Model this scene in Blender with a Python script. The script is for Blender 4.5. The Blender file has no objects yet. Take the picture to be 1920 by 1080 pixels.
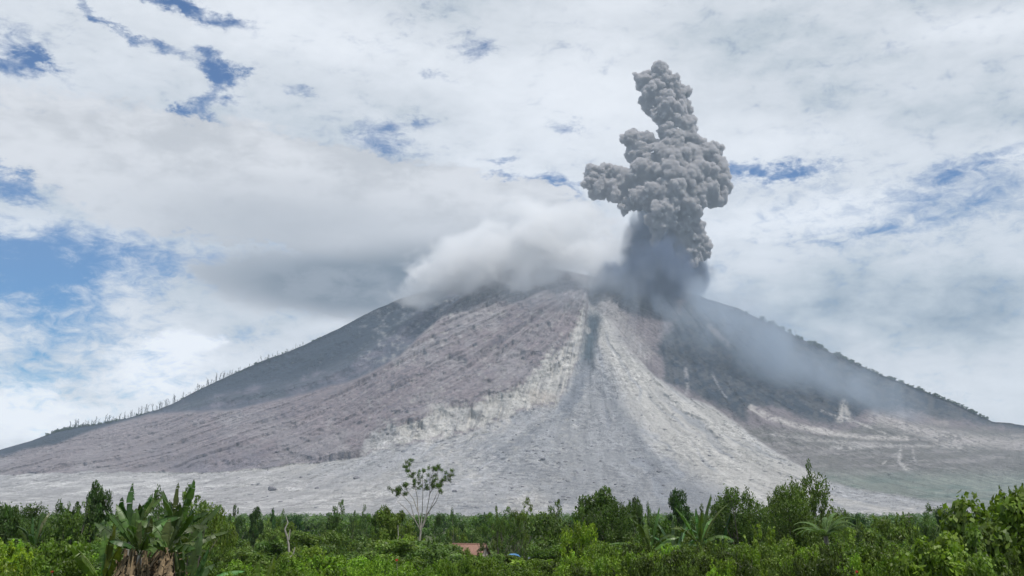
import bpy, math, random
import numpy as np
from mathutils import Vector

# ------------------------------------------------------------------ camera, world, sun
sc = bpy.context.scene
R = math.radians
F = 1900.0                      # focal length in pixels of a 1920 wide picture
PITCH = math.atan(415 / F)
CAMZ = 14.0
cam_d = bpy.data.cameras.new('camera')
cam = bpy.data.objects.new('camera', cam_d)
sc.collection.objects.link(cam)
cam_d.sensor_width = 36
cam_d.lens = 36 * F / 1920
cam_d.clip_start = 0.5
cam_d.clip_end = 60000
cam.location = (0, 0, CAMZ)
cam.rotation_euler = (R(90) + PITCH, 0, 0)
sc.camera = cam

SUN_EL, SUN_AZ = R(63), R(136)      # azimuth from +Y clockwise: right of and a little behind the camera
sd = bpy.data.lights.new('sun', 'SUN')
sd.energy = 4.3
sd.angle = R(0.6)
sd.color = (1.0, 0.95, 0.88)
so = bpy.data.objects.new('sun', sd)
sc.collection.objects.link(so)
sv = Vector((math.sin(SUN_AZ) * math.cos(SUN_EL), math.cos(SUN_AZ) * math.cos(SUN_EL), math.sin(SUN_EL)))
so.rotation_euler = sv.to_track_quat('Z', 'Y').to_euler()
so.location = (0, -50, 200)

sc.view_settings.view_transform = 'Standard'
sc.view_settings.look = 'None'
sc.view_settings.exposure = 0.0
sc.view_settings.gamma = 1.0
cy = sc.cycles
cy.use_denoising = True
cy.max_bounces = 8
cy.diffuse_bounces = 3
cy.transmission_bounces = 4
cy.volume_bounces = 5
cy.volume_step_rate = 1.0
cy.volume_max_steps = 160
cy.transparent_max_bounces = 12
cy.sample_clamp_indirect = 4.0


def pdir(u, v):
    a, b = (u - 960) / F, (540 - v) / F
    return (a, math.cos(PITCH) - b * math.sin(PITCH), math.sin(PITCH) + b * math.cos(PITCH))


def P(u, v, y):
    d = pdir(u, v)
    k = y / d[1]
    return (d[0] * k, y, CAMZ + d[2] * k)


def azel(u, v):
    d = pdir(u, v)
    return math.atan2(d[0], d[1]), math.atan2(d[2], math.hypot(d[0], d[1]))


class NT:
    """small helper for building node trees"""
    def __init__(s, tree):
        s.t = tree
        s.n = tree.nodes
        s.l = tree.links

    def new(s, kind, **kw):
        n = s.n.new(kind)
        for k, v in kw.items():
            setattr(n, k, v)
        return n

    def put(s, sock, val):
        if isinstance(val, bpy.types.NodeSocket):
            s.l.new(val, sock)
        else:
            sock.default_value = val

    def math(s, op, a, b=0.0, c=None, clamp=False):
        n = s.new('ShaderNodeMath', operation=op, use_clamp=clamp)
        s.put(n.inputs[0], a)
        s.put(n.inputs[1], b)
        if c is not None:
            s.put(n.inputs[2], c)
        return n.outputs[0]

    def vmath(s, op, a, b=None, scale=None):
        n = s.new('ShaderNodeVectorMath', operation=op)
        s.put(n.inputs[0], a)
        if b is not None:
            s.put(n.inputs[1], b)
        if scale is not None:
            s.put(n.inputs['Scale'], scale)
        return n

    def noise(s, vec, scale, detail=4, rough=0.55, dist=0.0):
        n = s.new('ShaderNodeTexNoise')
        s.put(n.inputs['Vector'], vec)
        n.inputs['Scale'].default_value = scale
        n.inputs['Detail'].default_value = detail
        n.inputs['Roughness'].default_value = rough
        n.inputs['Distortion'].default_value = dist
        return n

    def smooth(s, val, a, b, c=0.0, d=1.0):
        n = s.new('ShaderNodeMapRange', interpolation_type='SMOOTHSTEP')
        s.put(n.inputs[0], val)
        n.inputs[1].default_value, n.inputs[2].default_value = a, b
        n.inputs[3].default_value, n.inputs[4].default_value = c, d
        return n.outputs[0]

    def mix(s, f, a, b, blend='MIX'):
        n = s.new('ShaderNodeMix', data_type='RGBA', blend_type=blend)
        s.put(n.inputs[0], f)
        s.put(n.inputs[6], a)
        s.put(n.inputs[7], b)
        return n.outputs[2]

    def mapping(s, vec, loc=(0, 0, 0), rot=(0, 0, 0), scale=(1, 1, 1), kind='POINT'):
        n = s.new('ShaderNodeMapping', vector_type=kind)
        s.put(n.inputs[0], vec)
        n.inputs[1].default_value = loc
        n.inputs[2].default_value = rot
        n.inputs[3].default_value = scale
        return n.outputs[0]


world = bpy.data.worlds.new('World')
sc.world = world
world.use_nodes = True
wt = NT(world.node_tree)
wt.n.clear()
wout = wt.new('ShaderNodeOutputWorld')
skyn = wt.new('ShaderNodeTexSky', sky_type='NISHITA')
skyn.sun_disc = False
skyn.sun_elevation = SUN_EL
skyn.sun_rotation = SUN_AZ
skyn.altitude = 1200
skyn.air_density = 1.0
skyn.dust_density = 0.3
skyn.ozone_density = 3.0
bg_sky = wt.new('ShaderNodeBackground')
bg_sky.inputs[1].default_value = 0.088
hs = wt.new('ShaderNodeHueSaturation')
hs.inputs['Saturation'].default_value = 1.45
wt.l.new(skyn.outputs[0], hs.inputs['Color'])
wt.l.new(wt.mix(1.0, hs.outputs[0], (0.20, 0.94, 1.08, 1), 'MULTIPLY'), bg_sky.inputs[0])
tc = wt.new('ShaderNodeTexCoord').outputs['Generated']
sep = wt.new('ShaderNodeSeparateXYZ')
wt.l.new(tc, sep.inputs[0])
az = wt.math('ARCTAN2', sep.outputs[0], sep.outputs[1])
el = wt.math('ARCSINE', sep.outputs[2])
comb = wt.new('ShaderNodeCombineXYZ')
wt.l.new(az, comb.inputs[0])
wt.l.new(el, comb.inputs[1])
AE = comb.outputs[0]
# stretched coordinates: clouds seen at a low angle lie flat
flat = wt.mapping(tc, scale=(1, 1, 2.1))
w1 = wt.noise(flat, 5.0, 3, 0.5)
w2 = wt.noise(flat, 24.0, 6, 0.68)
wv1 = wt.vmath('MULTIPLY', wt.vmath('SUBTRACT', w1.outputs['Color'], (0.5, 0.5, 0.5)).outputs[0], (0.05, 0.03, 0)).outputs[0]
wv2 = wt.vmath('MULTIPLY', wt.vmath('SUBTRACT', w2.outputs['Color'], (0.5, 0.5, 0.5)).outputs[0], (0.10, 0.045, 0)).outputs[0]
AEW = wt.vmath('ADD', wt.vmath('ADD', AE, wv1).outputs[0], wv2).outputs[0]
AES = wt.vmath('ADD', AE, wt.vmath('MULTIPLY', wv1, (0.9, 0.9, 0)).outputs[0]).outputs[0]


def sky_blob(u, v, ru, rv, deg=0, hard=0.0, crisp=False):
    a, e = azel(u, v)
    m = wt.mapping(AEW if crisp else AES, (a, e, 0), (0, 0, R(-deg)), (ru / F, rv / F, 1), 'TEXTURE')
    m = wt.mapping(m, scale=(1, 1, 0))
    ln = wt.vmath('LENGTH', m).outputs['Value']
    return wt.smooth(ln, 1.7 - hard * .5, 0.0 + hard * .8)


def acc(items, start=None):
    s = start
    for it in items:
        *a, wgt = it
        b = sky_blob(*a)
        s = wt.math('MULTIPLY_ADD', b, wgt, s if s is not None else 0.0)
    return s


holes = acc([
    (415, 126, 52, 27, 25, .3, True, 1.0), (300, 96, 60, 11, 5, .0, True, .68), (195, 36, 90, 13, 30, .0, True, .74),
    (290, 0, 110, 16, 3, .0, True, .72), (390, 28, 100, 16, 8, .0, True, .66), (412, 172, 26, 28, 0, .0, True, .62),
    (378, 205, 40, 26, -20, .0, True, .62), (335, 205, 16, 14, 0, .2, True, .7), (40, 90, 70, 34, 30, 0, True, .6),
    (0, 125, 40, 24, 0, 0, True, .7), (68, 118, 18, 30, 0, 0, True, .6), (50, 318, 95, 20, -3, 0, True, .75),
    (10, 355, 50, 22, 10, 0, True, .8), (150, 490, 185, 62, -4, .2, True, .82), (20, 510, 120, 70, 0, 0, True, .5),
    (70, 640, 200, 60, 8, 0, False, .42), (190, 600, 120, 40, 0, 0, True, .35), (30, 720, 190, 35, 0, 0, False, .32), (905, 88, 42, 32, 0, 0, True, .62),
    (592, 176, 30, 8, 10, 0, True, .55), (722, 262, 55, 26, 12, 0, True, .55), (800, 236, 26, 14, 0, 0, True, .5),
    (835, 150, 50, 10, 10, 0, True, .45), (935, 331, 36, 12, 5, 0, True, .8), (955, 298, 38, 9, 0, 0, True, .65),
    (1045, 360, 75, 24, 12, 0, True, .85), (1060, 235, 50, 12, 0, 0, True, .45), (1400, 316, 85, 15, 2, 0, True, .75),
    (1510, 318, 60, 13, 4, 0, True, .7), (1870, 300, 110, 16, -8, 0, True, .55), (1700, 350, 420, 50, 0, 0, False, .26),
    (1620, 434, 260, 9, 0, 0, True, .25), (1700, 415, 300, 50, -5, 0, False, .25),
])
dark = acc([
    
    (520, 380, 420, 70, 0, 0, False, .16), (600, 330, 170, 20, 0, 0, False, .10),
    (1610, 590, 190, 100, 0, 0, False, .40), (1850, 590, 100, 80, 0, .1, False, .30), (1530, 120, 300, 130, 0, 0, False, .22),
    (1780, 215, 190, 70, -5, 0, False, .30), (1400, 60, 160, 70, 0, 0, False, .15), (200, 330, 220, 80, 0, 0, False, .14),
    (1550, 440, 230, 14, 0, 0, True, .12), (400, 560, 150, 50, 0, 0, False, .12), (1500, 690, 260, 60, 20, 0, False, .15),
    (250, 250, 300, 60, 0, 0, False, .10),
])
bright = acc([
    (620, 70, 300, 60, 8, 0, False, .45), (1080, 200, 170, 130, 0, 0, False, .42), (1820, 60, 150, 30, 5, 0, False, .55),
    (1730, 160, 90, 30, 0, 0, False, .20), (330, 655, 46, 28, 0, .6, True, .9), (300, 700, 95, 50, 0, .5, True, .8),
    (25, 760, 65, 55, 0, .6, True, .9), (160, 780, 90, 30, 0, .5, True, .6), (1500, 400, 230, 30, -3, .1, True, .45), (1500, 270, 260, 50, 4, 0, False, .35),
    (430, 700, 160, 60, 0, 0, False, .22), (1750, 720, 260, 60, 20, 0, False, .20), (1850, 160, 120, 40, 0, 0, False, .15),
    (860, 290, 200, 25, 14, 0, True, .22), (150, 140, 160, 60, 15, 0, False, .1), (690, 570, 45, 16, -10, .0, False, .45),
    (650, 600, 70, 14, -20, .0, False, .30),
])
fb1 = wt.noise(flat, 9.0, 7, 0.6).outputs[0]
fb2 = wt.noise(wt.mapping(flat, loc=(3, 1, 2)), 26.0, 7, 0.6, 0.3).outputs[0]
fb3 = wt.noise(wt.mapping(flat, loc=(7, 4, 1)), 3.2, 4, 0.5).outputs[0]
nz = wt.math('ADD', wt.math('MULTIPLY', fb1, .5), wt.math('MULTIPLY', fb2, .5))
nzc = wt.math('SUBTRACT', nz, 0.5)
fb4 = wt.noise(wt.mapping(flat, loc=(5, 2, 9)), 48.0, 8, 0.68, 0.6).outputs[0]
nz4 = wt.math('SUBTRACT', fb4, 0.5)
cov = wt.math('MULTIPLY_ADD', holes, -1.75, 1.30)
cov = wt.math('MULTIPLY_ADD', nzc, 3.2, cov)
cov = wt.math('MULTIPLY_ADD', nz4, 2.6, cov)
# behind the camera the sky is broken cloud from noise alone
back = wt.smooth(wt.math('ABSOLUTE', az), 0.75, 1.3)
covb = wt.smooth(fb3, 0.38, 0.56)
cov = wt.smooth(cov, -0.45, 1.2)
cov = wt.math('ADD', wt.math('MULTIPLY', cov, wt.math('SUBTRACT', 1.0, back)), wt.math('MULTIPLY', covb, back))
cov_sky = wt.math('MULTIPLY', cov, 0.97)
br = wt.math('SUBTRACT', bright, dark)
br = wt.math('MULTIPLY_ADD', wt.math('SUBTRACT', fb1, .5), 1.1, br)
br = wt.math('MULTIPLY_ADD', wt.math('SUBTRACT', fb3, .5), 0.6, br)
br = wt.math('MULTIPLY_ADD', wt.math('SUBTRACT', fb2, .5), 0.6, br)
br = wt.math('MULTIPLY_ADD', nz4, 0.16, br)
br = wt.math('MULTIPLY_ADD', br, 0.5, 0.53, clamp=True)
ramp = wt.new('ShaderNodeValToRGB')
els = ramp.color_ramp.elements
els[0].position = 0.0
els[0].color = (0.10, 0.145, 0.195, 1)
els[1].position = 1.0
els[1].color = (0.90, 0.92, 0.95, 1)
for p_, c_ in ((0.22, (0.24, 0.30, 0.36)), (0.38, (0.47, 0.52, 0.56)), (0.50, (0.62, 0.65, 0.685)), (0.70, (0.76, 0.785, 0.82))):
    e_ = els.new(p_)
    e_.color = (*c_, 1)
wt.l.new(br, ramp.inputs[0])
bg_cl = wt.new('ShaderNodeBackground')
bank = acc([(420, 350, 420, 110, 4, .6, True, .9), (760, 400, 330, 105, 8, .6, True, .9), (1000, 430, 200, 80, 12, .6, True, .9),
            (230, 250, 330, 70, 0, .2, True, .5)])
bank = wt.smooth(wt.math('MULTIPLY_ADD', nzc, 2.2, wt.math('MULTIPLY_ADD', nz4, .6, bank)), .30, .62)
under = acc([(590, 500, 360, 105, 4, 0, False, .62), (610, 545, 230, 55, 4, 0, False, .85), (800, 515, 210, 56, -6, 0, False, .7), (520, 390, 300, 40, 0, 0, False, .25),
             (560, 340, 170, 16, 0, 0, False, .15)])
under = wt.smooth(wt.math('MULTIPLY_ADD', nzc, 2.0, under), -.05, 1.45)
bk_c = wt.mix(wt.smooth(wt.math('ADD', wt.math('MULTIPLY', fb1, .6), wt.math('MULTIPLY', fb2, .4)), .38, .62), (0.50, 0.51, 0.53, 1), (0.72, 0.725, 0.745, 1))
under_c = wt.math('MULTIPLY', under, wt.smooth(wt.math('ADD', wt.math('MULTIPLY', fb1, .5), wt.math('MULTIPLY', fb2, .5)), .38, .62, 1.0, .80))
bk_c = wt.mix(under_c, bk_c, (0.075, 0.10, 0.125, 1))
bank = wt.math('MAXIMUM', bank, wt.math('MULTIPLY', wt.smooth(under, .05, .6), .97))
wt.l.new(wt.mix(bank, ramp.outputs[0], bk_c), bg_cl.inputs[0])
bg_cl.inputs[1].default_value = 1.15
mixs = wt.new('ShaderNodeMixShader')
wt.l.new(wt.math('MAXIMUM', cov_sky, bank), mixs.inputs[0])
wt.l.new(bg_sky.outputs[0], mixs.inputs[1])
wt.l.new(bg_cl.outputs[0], mixs.inputs[2])
wt.l.new(mixs.outputs[0], wout.inputs[0])

# ------------------------------------------------------------------ helpers
col = sc.collection
rng = np.random.default_rng(7)
random.seed(11)


def tag(o, label=None, cat=None, group=None, kind=None):
    if label: o['label'] = label
    if cat: o['category'] = cat
    if group: o['group'] = group
    if kind: o['kind'] = kind
    return o


def empty(name, loc=(0, 0, 0), rz=0.0, scale=(1, 1, 1)):
    o = bpy.data.objects.new(name, None)
    o.location = loc
    o.rotation_euler = (0, 0, rz)
    o.scale = scale
    o.empty_display_size = .3
    col.objects.link(o)
    return o


def link(name, me, parent=None, loc=None):
    o = bpy.data.objects.new(name, me)
    col.objects.link(o)
    if parent is not None: o.parent = parent
    if loc is not None: o.location = loc
    return o


def mesh_np(name, V, Fc, mat=None, attrs=None, smooth=False, cattr=None):
    V = np.asarray(V, dtype=np.float32)
    Fc = np.asarray(Fc, dtype=np.int32)
    me = bpy.data.meshes.new(name)
    me.vertices.add(len(V))
    me.vertices.foreach_set('co', V.ravel())
    k = Fc.shape[1]
    me.loops.add(Fc.size)
    me.loops.foreach_set('vertex_index', Fc.ravel())
    me.polygons.add(len(Fc))
    me.polygons.foreach_set('loop_start', np.arange(len(Fc), dtype=np.int32) * k)
    if smooth:
        me.polygons.foreach_set('use_smooth', np.ones(len(Fc), dtype=bool))
    me.update(calc_edges=True)
    if attrs:
        for an, av in attrs.items():
            a = me.attributes.new(an, 'FLOAT', 'POINT')
            a.data.foreach_set('value', np.asarray(av, dtype=np.float32))
    if cattr:
        for an, av in cattr.items():
            a = me.attributes.new(an, 'FLOAT_COLOR', 'POINT')
            a.data.foreach_set('color', np.asarray(av, dtype=np.float32).ravel())
    if mat: me.materials.append(mat)
    return me


def _hash(ix, iy, seed):
    h = (ix.astype(np.int64) * 374761393 + iy.astype(np.int64) * 668265263 + seed * 974634777) & 0xFFFFFFFF
    h = ((h ^ (h >> 13)) * 1274126177) & 0xFFFFFFFF
    return ((h ^ (h >> 16)) & 0xFFFF) / 65535.0


def vnoise(x, y, seed=0):
    x0, y0 = np.floor(x), np.floor(y)
    fx, fy = x - x0, y - y0
    fx = fx * fx * fx * (fx * (fx * 6 - 15) + 10)
    fy = fy * fy * fy * (fy * (fy * 6 - 15) + 10)
    a, b = _hash(x0, y0, seed), _hash(x0 + 1, y0, seed)
    c, d = _hash(x0, y0 + 1, seed), _hash(x0 + 1, y0 + 1, seed)
    return (a + (b - a) * fx + (c - a) * fy + (a - b - c + d) * fx * fy) * 2 - 1


def fbm(x, y, seed=0, o=5, g=0.5):
    s, a, n = 0, 1, 0
    for k in range(o):
        cth, sth = math.cos(k * .7), math.sin(k * .7)
        s = s + a * vnoise((x * cth - y * sth) * 2 ** k + 17 * k, (x * sth + y * cth) * 2 ** k - 9 * k, seed + k)
        n += a
        a *= g
    return s / n


def ridged(x, y, seed=0, o=4):
    s, a, n = 0, 1, 0
    for k in range(o):
        s = s + a * (1 - 2 * np.abs(vnoise(x * 2 ** k + 5 * k, y * 2 ** k, seed + k)))
        n += a
        a *= .55
    return s / n


def sstep(a, b, x):
    t = np.clip((x - a) / (b - a), 0, 1)
    return t * t * (3 - 2 * t)


def tube(path, radii, n=6, cap=True):
    """tapered tube through points -> verts, quads"""
    path = [Vector(p) for p in path]
    V, Fc = [], []
    for i, p in enumerate(path):
        t = (path[min(i + 1, len(path) - 1)] - path[max(i - 1, 0)]).normalized()
        up = Vector((0, 0, 1)) if abs(t.z) < .9 else Vector((1, 0, 0))
        a = t.cross(up).normalized()
        b = t.cross(a).normalized()
        for k in range(n):
            th = 2 * math.pi * k / n
            q = p + (a * math.cos(th) + b * math.sin(th)) * radii[i]
            V.append((q.x, q.y, q.z))
    for i in range(len(path) - 1):
        for k in range(n):
            Fc.append((i * n + k, i * n + (k + 1) % n, (i + 1) * n + (k + 1) % n, (i + 1) * n + k))
    return np.array(V), np.array(Fc)


def join(parts):
    V, Fc, off = [], [], 0
    for v, f in parts:
        V.append(v)
        Fc.append(np.asarray(f) + off)
        off += len(v)
    return np.concatenate(V), np.concatenate(Fc)


def new_mat(name):
    m = bpy.data.materials.new(name)
    m.use_nodes = True
    t = NT(m.node_tree)
    t.n.clear()
    out = t.new('ShaderNodeOutputMaterial')
    return m, t, out


def simple_mat(name, c1, c2, scale=3.0, rough=.8, bump=.3, obj_tint=False, stretch=(1, 1, 1)):
    m, t, out = new_mat(name)
    b = t.new('ShaderNodeBsdfPrincipled')
    geo = t.new('ShaderNodeTexCoord').outputs['Object']
    v = t.mapping(geo, scale=stretch)
    n = t.noise(v, scale, 6, .6)
    c = t.mix(t.smooth(n.outputs[0], .3, .7), (*c1, 1), (*c2, 1))
    if obj_tint:
        oi = t.new('ShaderNodeObjectInfo')
        c = t.mix(1.0, c, oi.outputs['Color'], 'MULTIPLY')
    t.put(b.inputs['Base Color'], c)
    b.inputs['Roughness'].default_value = rough
    b.inputs['Specular IOR Level'].default_value = .25
    bp = t.new('ShaderNodeBump')
    bp.inputs['Strength'].default_value = bump
    t.put(bp.inputs['Height'], n.outputs[0])
    t.l.new(bp.outputs[0], b.inputs['Normal'])
    t.l.new(b.outputs[0], out.inputs[0])
    return m


def leaf_mat(name, dark_c, light_c, trans=.35, rough=.5):
    m, t, out = new_mat(name)
    at = t.new('ShaderNodeAttribute', attribute_name='tone')
    oi = t.new('ShaderNodeObjectInfo')
    c = t.mix(at.outputs['Fac'], (*dark_c, 1), (*light_c, 1))
    c = t.mix(1.0, c, oi.outputs['Color'], 'MULTIPLY')
    n = t.noise(t.new('ShaderNodeNewGeometry').outputs['Position'], 1.1, 3, .6).outputs[0]
    hsv = t.new('ShaderNodeHueSaturation')
    t.put(hsv.inputs['Color'], c)
    t.put(hsv.inputs['Value'], t.smooth(n, .25, .75, .65, 1.35))
    t.put(hsv.inputs['Hue'], t.smooth(n, .2, .8, .485, .51))
    b = t.new('ShaderNodeBsdfPrincipled')
    t.l.new(hsv.outputs[0], b.inputs['Base Color'])
    b.inputs['Roughness'].default_value = rough
    b.inputs['Specular IOR Level'].default_value = .35
    tr = t.new('ShaderNodeBsdfTranslucent')
    t.put(tr.inputs[0], t.mix(1.0, hsv.outputs[0], (1.15, 1.25, .5, 1), 'MULTIPLY'))
    ms = t.new('ShaderNodeMixShader')
    ms.inputs[0].default_value = trans
    t.l.new(b.outputs[0], ms.inputs[1])
    t.l.new(tr.outputs[0], ms.inputs[2])
    t.l.new(ms.outputs[0], out.inputs[0])
    return m


M_leaf = leaf_mat('leaf', (.05, .09, .018), (.17, .27, .05), .4)
M_banana = leaf_mat('banana_leaf', (.04, .08, .018), (.14, .21, .06), .3, .4)
M_dry = simple_mat('dry_leaf', (.05, .038, .024), (.30, .22, .13), 2.2, .9, .4, stretch=(3, 3, .4))
M_bark = simple_mat('bark', (.10, .085, .065), (.26, .235, .20), 6, .9, .5, True, (2, 2, .5))
M_palebark = simple_mat('pale_bark', (.20, .19, .16), (.38, .36, .32), 5, .85, .4, False, (2, 2, .4))
M_rock = simple_mat('rock', (.10, .10, .11), (.22, .21, .22), .05, .95, .8)

# ------------------------------------------------------------------ ground
GX, GY = 8000.0, 9000.0


def gz(y):
    y = np.asarray(y, dtype=float)
    return np.interp(y, [-1000, 10, 25, 220, 400, 2200, 9000], [11, 10.6, 10, 2, 0, -1, -1])


def build_ground():
    xs = np.unique(np.concatenate([np.linspace(-GX, GX, 90), np.linspace(-300, 300, 120)]))
    ys = np.unique(np.concatenate([np.linspace(-1000, 0, 6), np.linspace(0, 300, 110), np.geomspace(300, GY, 60)]))
    X, Y = np.meshgrid(xs, ys)
    Z = gz(Y) + .25 * fbm(X / 9, Y / 9, 3) * (Y > 5)
    V = np.stack([X, Y, Z], -1).reshape(-1, 3)
    nx, ny = len(xs), len(ys)
    i = np.arange(nx * ny).reshape(ny, nx)
    Fc = np.stack([i[:-1, :-1], i[:-1, 1:], i[1:, 1:], i[1:, :-1]], -1).reshape(-1, 4)
    m = simple_mat('ground_soil', (.035, .055, .018), (.085, .10, .04), .12, .95, .5)
    me = mesh_np('ground', V, Fc, m, smooth=True)
    tag(link('ground', me), kind='structure')


build_ground()

# ------------------------------------------------------------------ volcano (terrain)
RIDGE = [(-900, 905), (-500, 893), (-200, 875), (-40, 852), (0, 843), (60, 826), (110, 808), (150, 800), (200, 793), (250, 781), (300, 767), (320, 758), (380, 728),
         (440, 699), (500, 674), (550, 656), (600, 633), (650, 608), (700, 582), (750, 560), (800, 545), (860, 530), (900, 518),
         (950, 507), (1000, 503), (1060, 506), (1120, 520), (1200, 528), (1280, 545), (1330, 562), (1380, 577), (1450, 610),
         (1500, 634), (1560, 661), (1650, 702), (1700, 721), (1780, 752), (1830, 776), (1860, 790), (1920, 797), (2000, 803), (2200, 840), (2500, 880), (2900, 905)]
BROW = [(-900, 915), (-200, 885), (0, 857), (100, 834), (150, 815), (200, 799), (280, 777), (330, 773), (450, 768), (550, 746), (650, 716), (700, 697),
        (750, 668), (800, 618), (850, 570), (900, 532), (940, 508)]
VB = [(-900, 925), (-200, 905), (0, 893), (60, 889), (170, 886), (250, 889), (400, 886), (500, 879), (600, 867), (673, 857), (800, 834), (873, 818), (927, 794), (973, 778),
      (1040, 768), (1060, 740), (1083, 680), (1097, 620), (1105, 560), (1110, 520)]
VT = [(-900, 920), (-200, 898), (0, 884), (60, 878), (170, 868), (250, 868), (400, 862), (500, 856), (600, 850), (668, 846), (697, 804), (723, 791), (790, 780), (813, 758),
      (853, 757), (890, 748), (933, 730), (987, 702), (1023, 660), (1057, 637), (1083, 600), (1100, 550), (1110, 515)]
VBASE = 976.0


def li(tab, u):
    a = np.array(tab, float)
    return np.interp(u, a[:, 0], a[:, 1])


def seg_dist(U, Vv, pts):
    """distance in pixels to a polyline"""
    d = np.full(U.shape, 1e9)
    for (x0, y0), (x1, y1) in zip(pts[:-1], pts[1:]):
        dx, dy = x1 - x0, y1 - y0
        t = np.clip(((U - x0) * dx + (Vv - y0) * dy) / (dx * dx + dy * dy), 0, 1)
        d = np.minimum(d, np.hypot(U - x0 - t * dx, Vv - y0 - t * dy))
    return d


def poly_sd(U, Vv, pts):
    """signed distance, positive inside"""
    d = seg_dist(U, Vv, list(pts) + [pts[0]])
    ins = np.zeros(U.shape, bool)
    n = len(pts)
    for i in range(n):
        x0, y0 = pts[i]
        x1, y1 = pts[(i + 1) % n]
        if y0 == y1: continue
        c = ((y0 > Vv) != (y1 > Vv)) & (U < (x1 - x0) * (Vv - y0) / (y1 - y0) + x0)
        ins ^= c
    return np.where(ins, d, -d)


NR = 330


def build_mountain():
    us = np.concatenate([np.linspace(-900, -60, 110, endpoint=False), np.linspace(-60, 1980, 1020, endpoint=False), np.linspace(1980, 2900, 110)])
    rv = li(RIDGE, us)
    ex = 60.0
    rv = rv + 1.6 * fbm(us / 22, us * 0, 5, 5) * sstep(0, 200, us + 50)
    t = np.linspace(0, 1, NR)
    U = np.repeat(us[None, :], NR, 0)
    T = np.repeat(t[:, None], len(us), 1)
    Vp = VBASE + (rv[None, :] - VBASE) * T
    Dr = 5300 - 0.00035 * (U - 1110) ** 2
    Dr = np.maximum(Dr, 4300)
    D = 2300 + (Dr - 2300) * T ** 0.75
    # ---- layered relief
    nb = fbm(U / 60, Vp / 60, 21, 5)
    nf = fbm(U / 14, Vp / 14, 22, 4)
    brow = li(BROW, U) + 4 * nb
    left = sstep(960, 900, U)
    behind = sstep(-3, 5, brow - Vp) * left
    D = D + behind * (230 * sstep(200, 500, U) + 60)
    # bulge of the nearer left mass: convex towards the viewer below the brow
    hb = np.clip((Vp - brow) / 60, 0, 1)
    D = D + left * (1 - behind) * (-60 * (1 - (1 - hb) ** 2) + 60)
    vb, vt = li(VB, U) + 4 * nb + 3 * nf, li(VT, U) + 14 * nb + 6 * nf
    vt = np.minimum(vt, vb - 4)
    w = np.clip((vb - Vp) / (vb - vt), 0, 1)
    amp = np.interp(U, [-200, 300, 650, 760, 1000, 1060, 1100, 1112], [30, 70, 110, 230, 210, 130, 60, 0])
    up = np.clip((vt - Vp) / 170, 0, 1)
    D = D - amp * w * (1 - up) ** 1.5
    # second gully line on the left dark slope
    for pts, a_, wd in (([(430, 745), (560, 722), (640, 690), (720, 640), (800, 585), (860, 545)], -70, 10),
                        ([(480, 718), (600, 690), (690, 620), (760, 572)], 60, 12),
                        ([(360, 745), (470, 712), (560, 680)], 45, 9)):
        ds = seg_dist(U, Vp, pts)
        D = D + a_ * np.exp(-(ds / wd) ** 2)
    # chute below the crater
    ch = seg_dist(U, Vp, [(1112, 530), (1113, 600), (1103, 660), (1100, 690)])
    D = D + 110 * np.exp(-(ch / 13) ** 2)
    # fan: streaks radiating from the mouth of the chute
    au, av = 1108.0, 545.0
    fu0, fv0 = (U - 960) / F, (540 - Vp) / F
    dy0 = math.cos(PITCH) - fv0 * math.sin(PITCH)
    XW, YW = fu0 / dy0 * D, D
    XA, YA = (au - 960) / F * 5150, 5200.0
    rr = np.hypot(XW - XA, YW - YA) / 6.5 + 1
    ph = np.arctan2(XW - XA, YA - YW)
    wph = ph + .05 * fbm(U / 90, Vp / 40, 31, 3)
    st1 = fbm(wph * 9, rr / 260, 32, 4)
    st2 = ridged(wph * 26, rr / 120, 33, 3)
    st3 = fbm(wph * 60, rr / 50, 34, 3)
    fan = (1 - np.clip(w * 30, 0, 1)) * sstep(2, 12, Vp - li([(1100, 560), (1150, 600), (1180, 650), (1230, 700), (1290, 740), (1340, 757), (1400, 800), (1440, 830), (1500, 865), (1560, 900), (1900, 960)], U) + 6 * nb + 400 * (U < 1100))
    D = D + fan * np.clip(rr / 150, .2, 1) * (40 * st1 + 20 * st2 + 11 * st3)
    # rough rubble on the purple mass, gullies elsewhere
    mass = np.clip(w * 2, 0, 1) * left * (1 - behind) + sstep(880, 980, U) * (U < 1100) * np.clip(w * 2, 0, 1)
    mass = np.clip(mass, 0, 1)
    lump = fbm(U / 26, Vp / 16, 41, 5, .6)
    cr = ridged(U / 9 + .3 * nb, Vp / 7, 42, 3)
    flow = fbm((U * .35 + Vp) / 10, (U - Vp * .35) / 60, 43, 4)
    big = fbm(U / 110 + Vp / 160, Vp / 70, 44, 3)
    D = D + mass * (46 * lump + 16 * cr + 24 * flow + 90 * big + 62 * ridged(ph * 9 + .3 * nb, rr / 200, 46, 3) + 28 * ridged(ph * 24 + .3 * nb, rr / 120, 47, 3))
    cliff = ((w > 0.02) & (w < .98)) * sstep(660, 700, U)
    crev = ridged((U + (Vp - vb) * .35) / 8.0, Vp / 60, 45, 3)
    D = D + cliff * (22 * crev + 8 * nf)
    # right slope
    ru, rvv = 1200.0, 470.0
    ph2 = np.arctan2(U - ru, np.maximum(Vp - rvv, 1))
    r2 = np.hypot(U - ru, Vp - rvv)
    gl = ridged(ph2 * 13 + .4 * nb, r2 / 200, 51, 4)
    right = sstep(1100, 1180, U) * (1 - fan)
    D = D + right * (50 * gl + 20 * nb + 10 * nf)
    D = D + behind * (20 * ridged((U * .5 + Vp) / 26, (U - Vp) / 90, 52, 4) + 6 * nf)
    D = D + 5 * vnoise(U / 3.0, Vp / 2.4, 60) + 6 * vnoise(U / 6, Vp / 4.5, 61)
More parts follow.
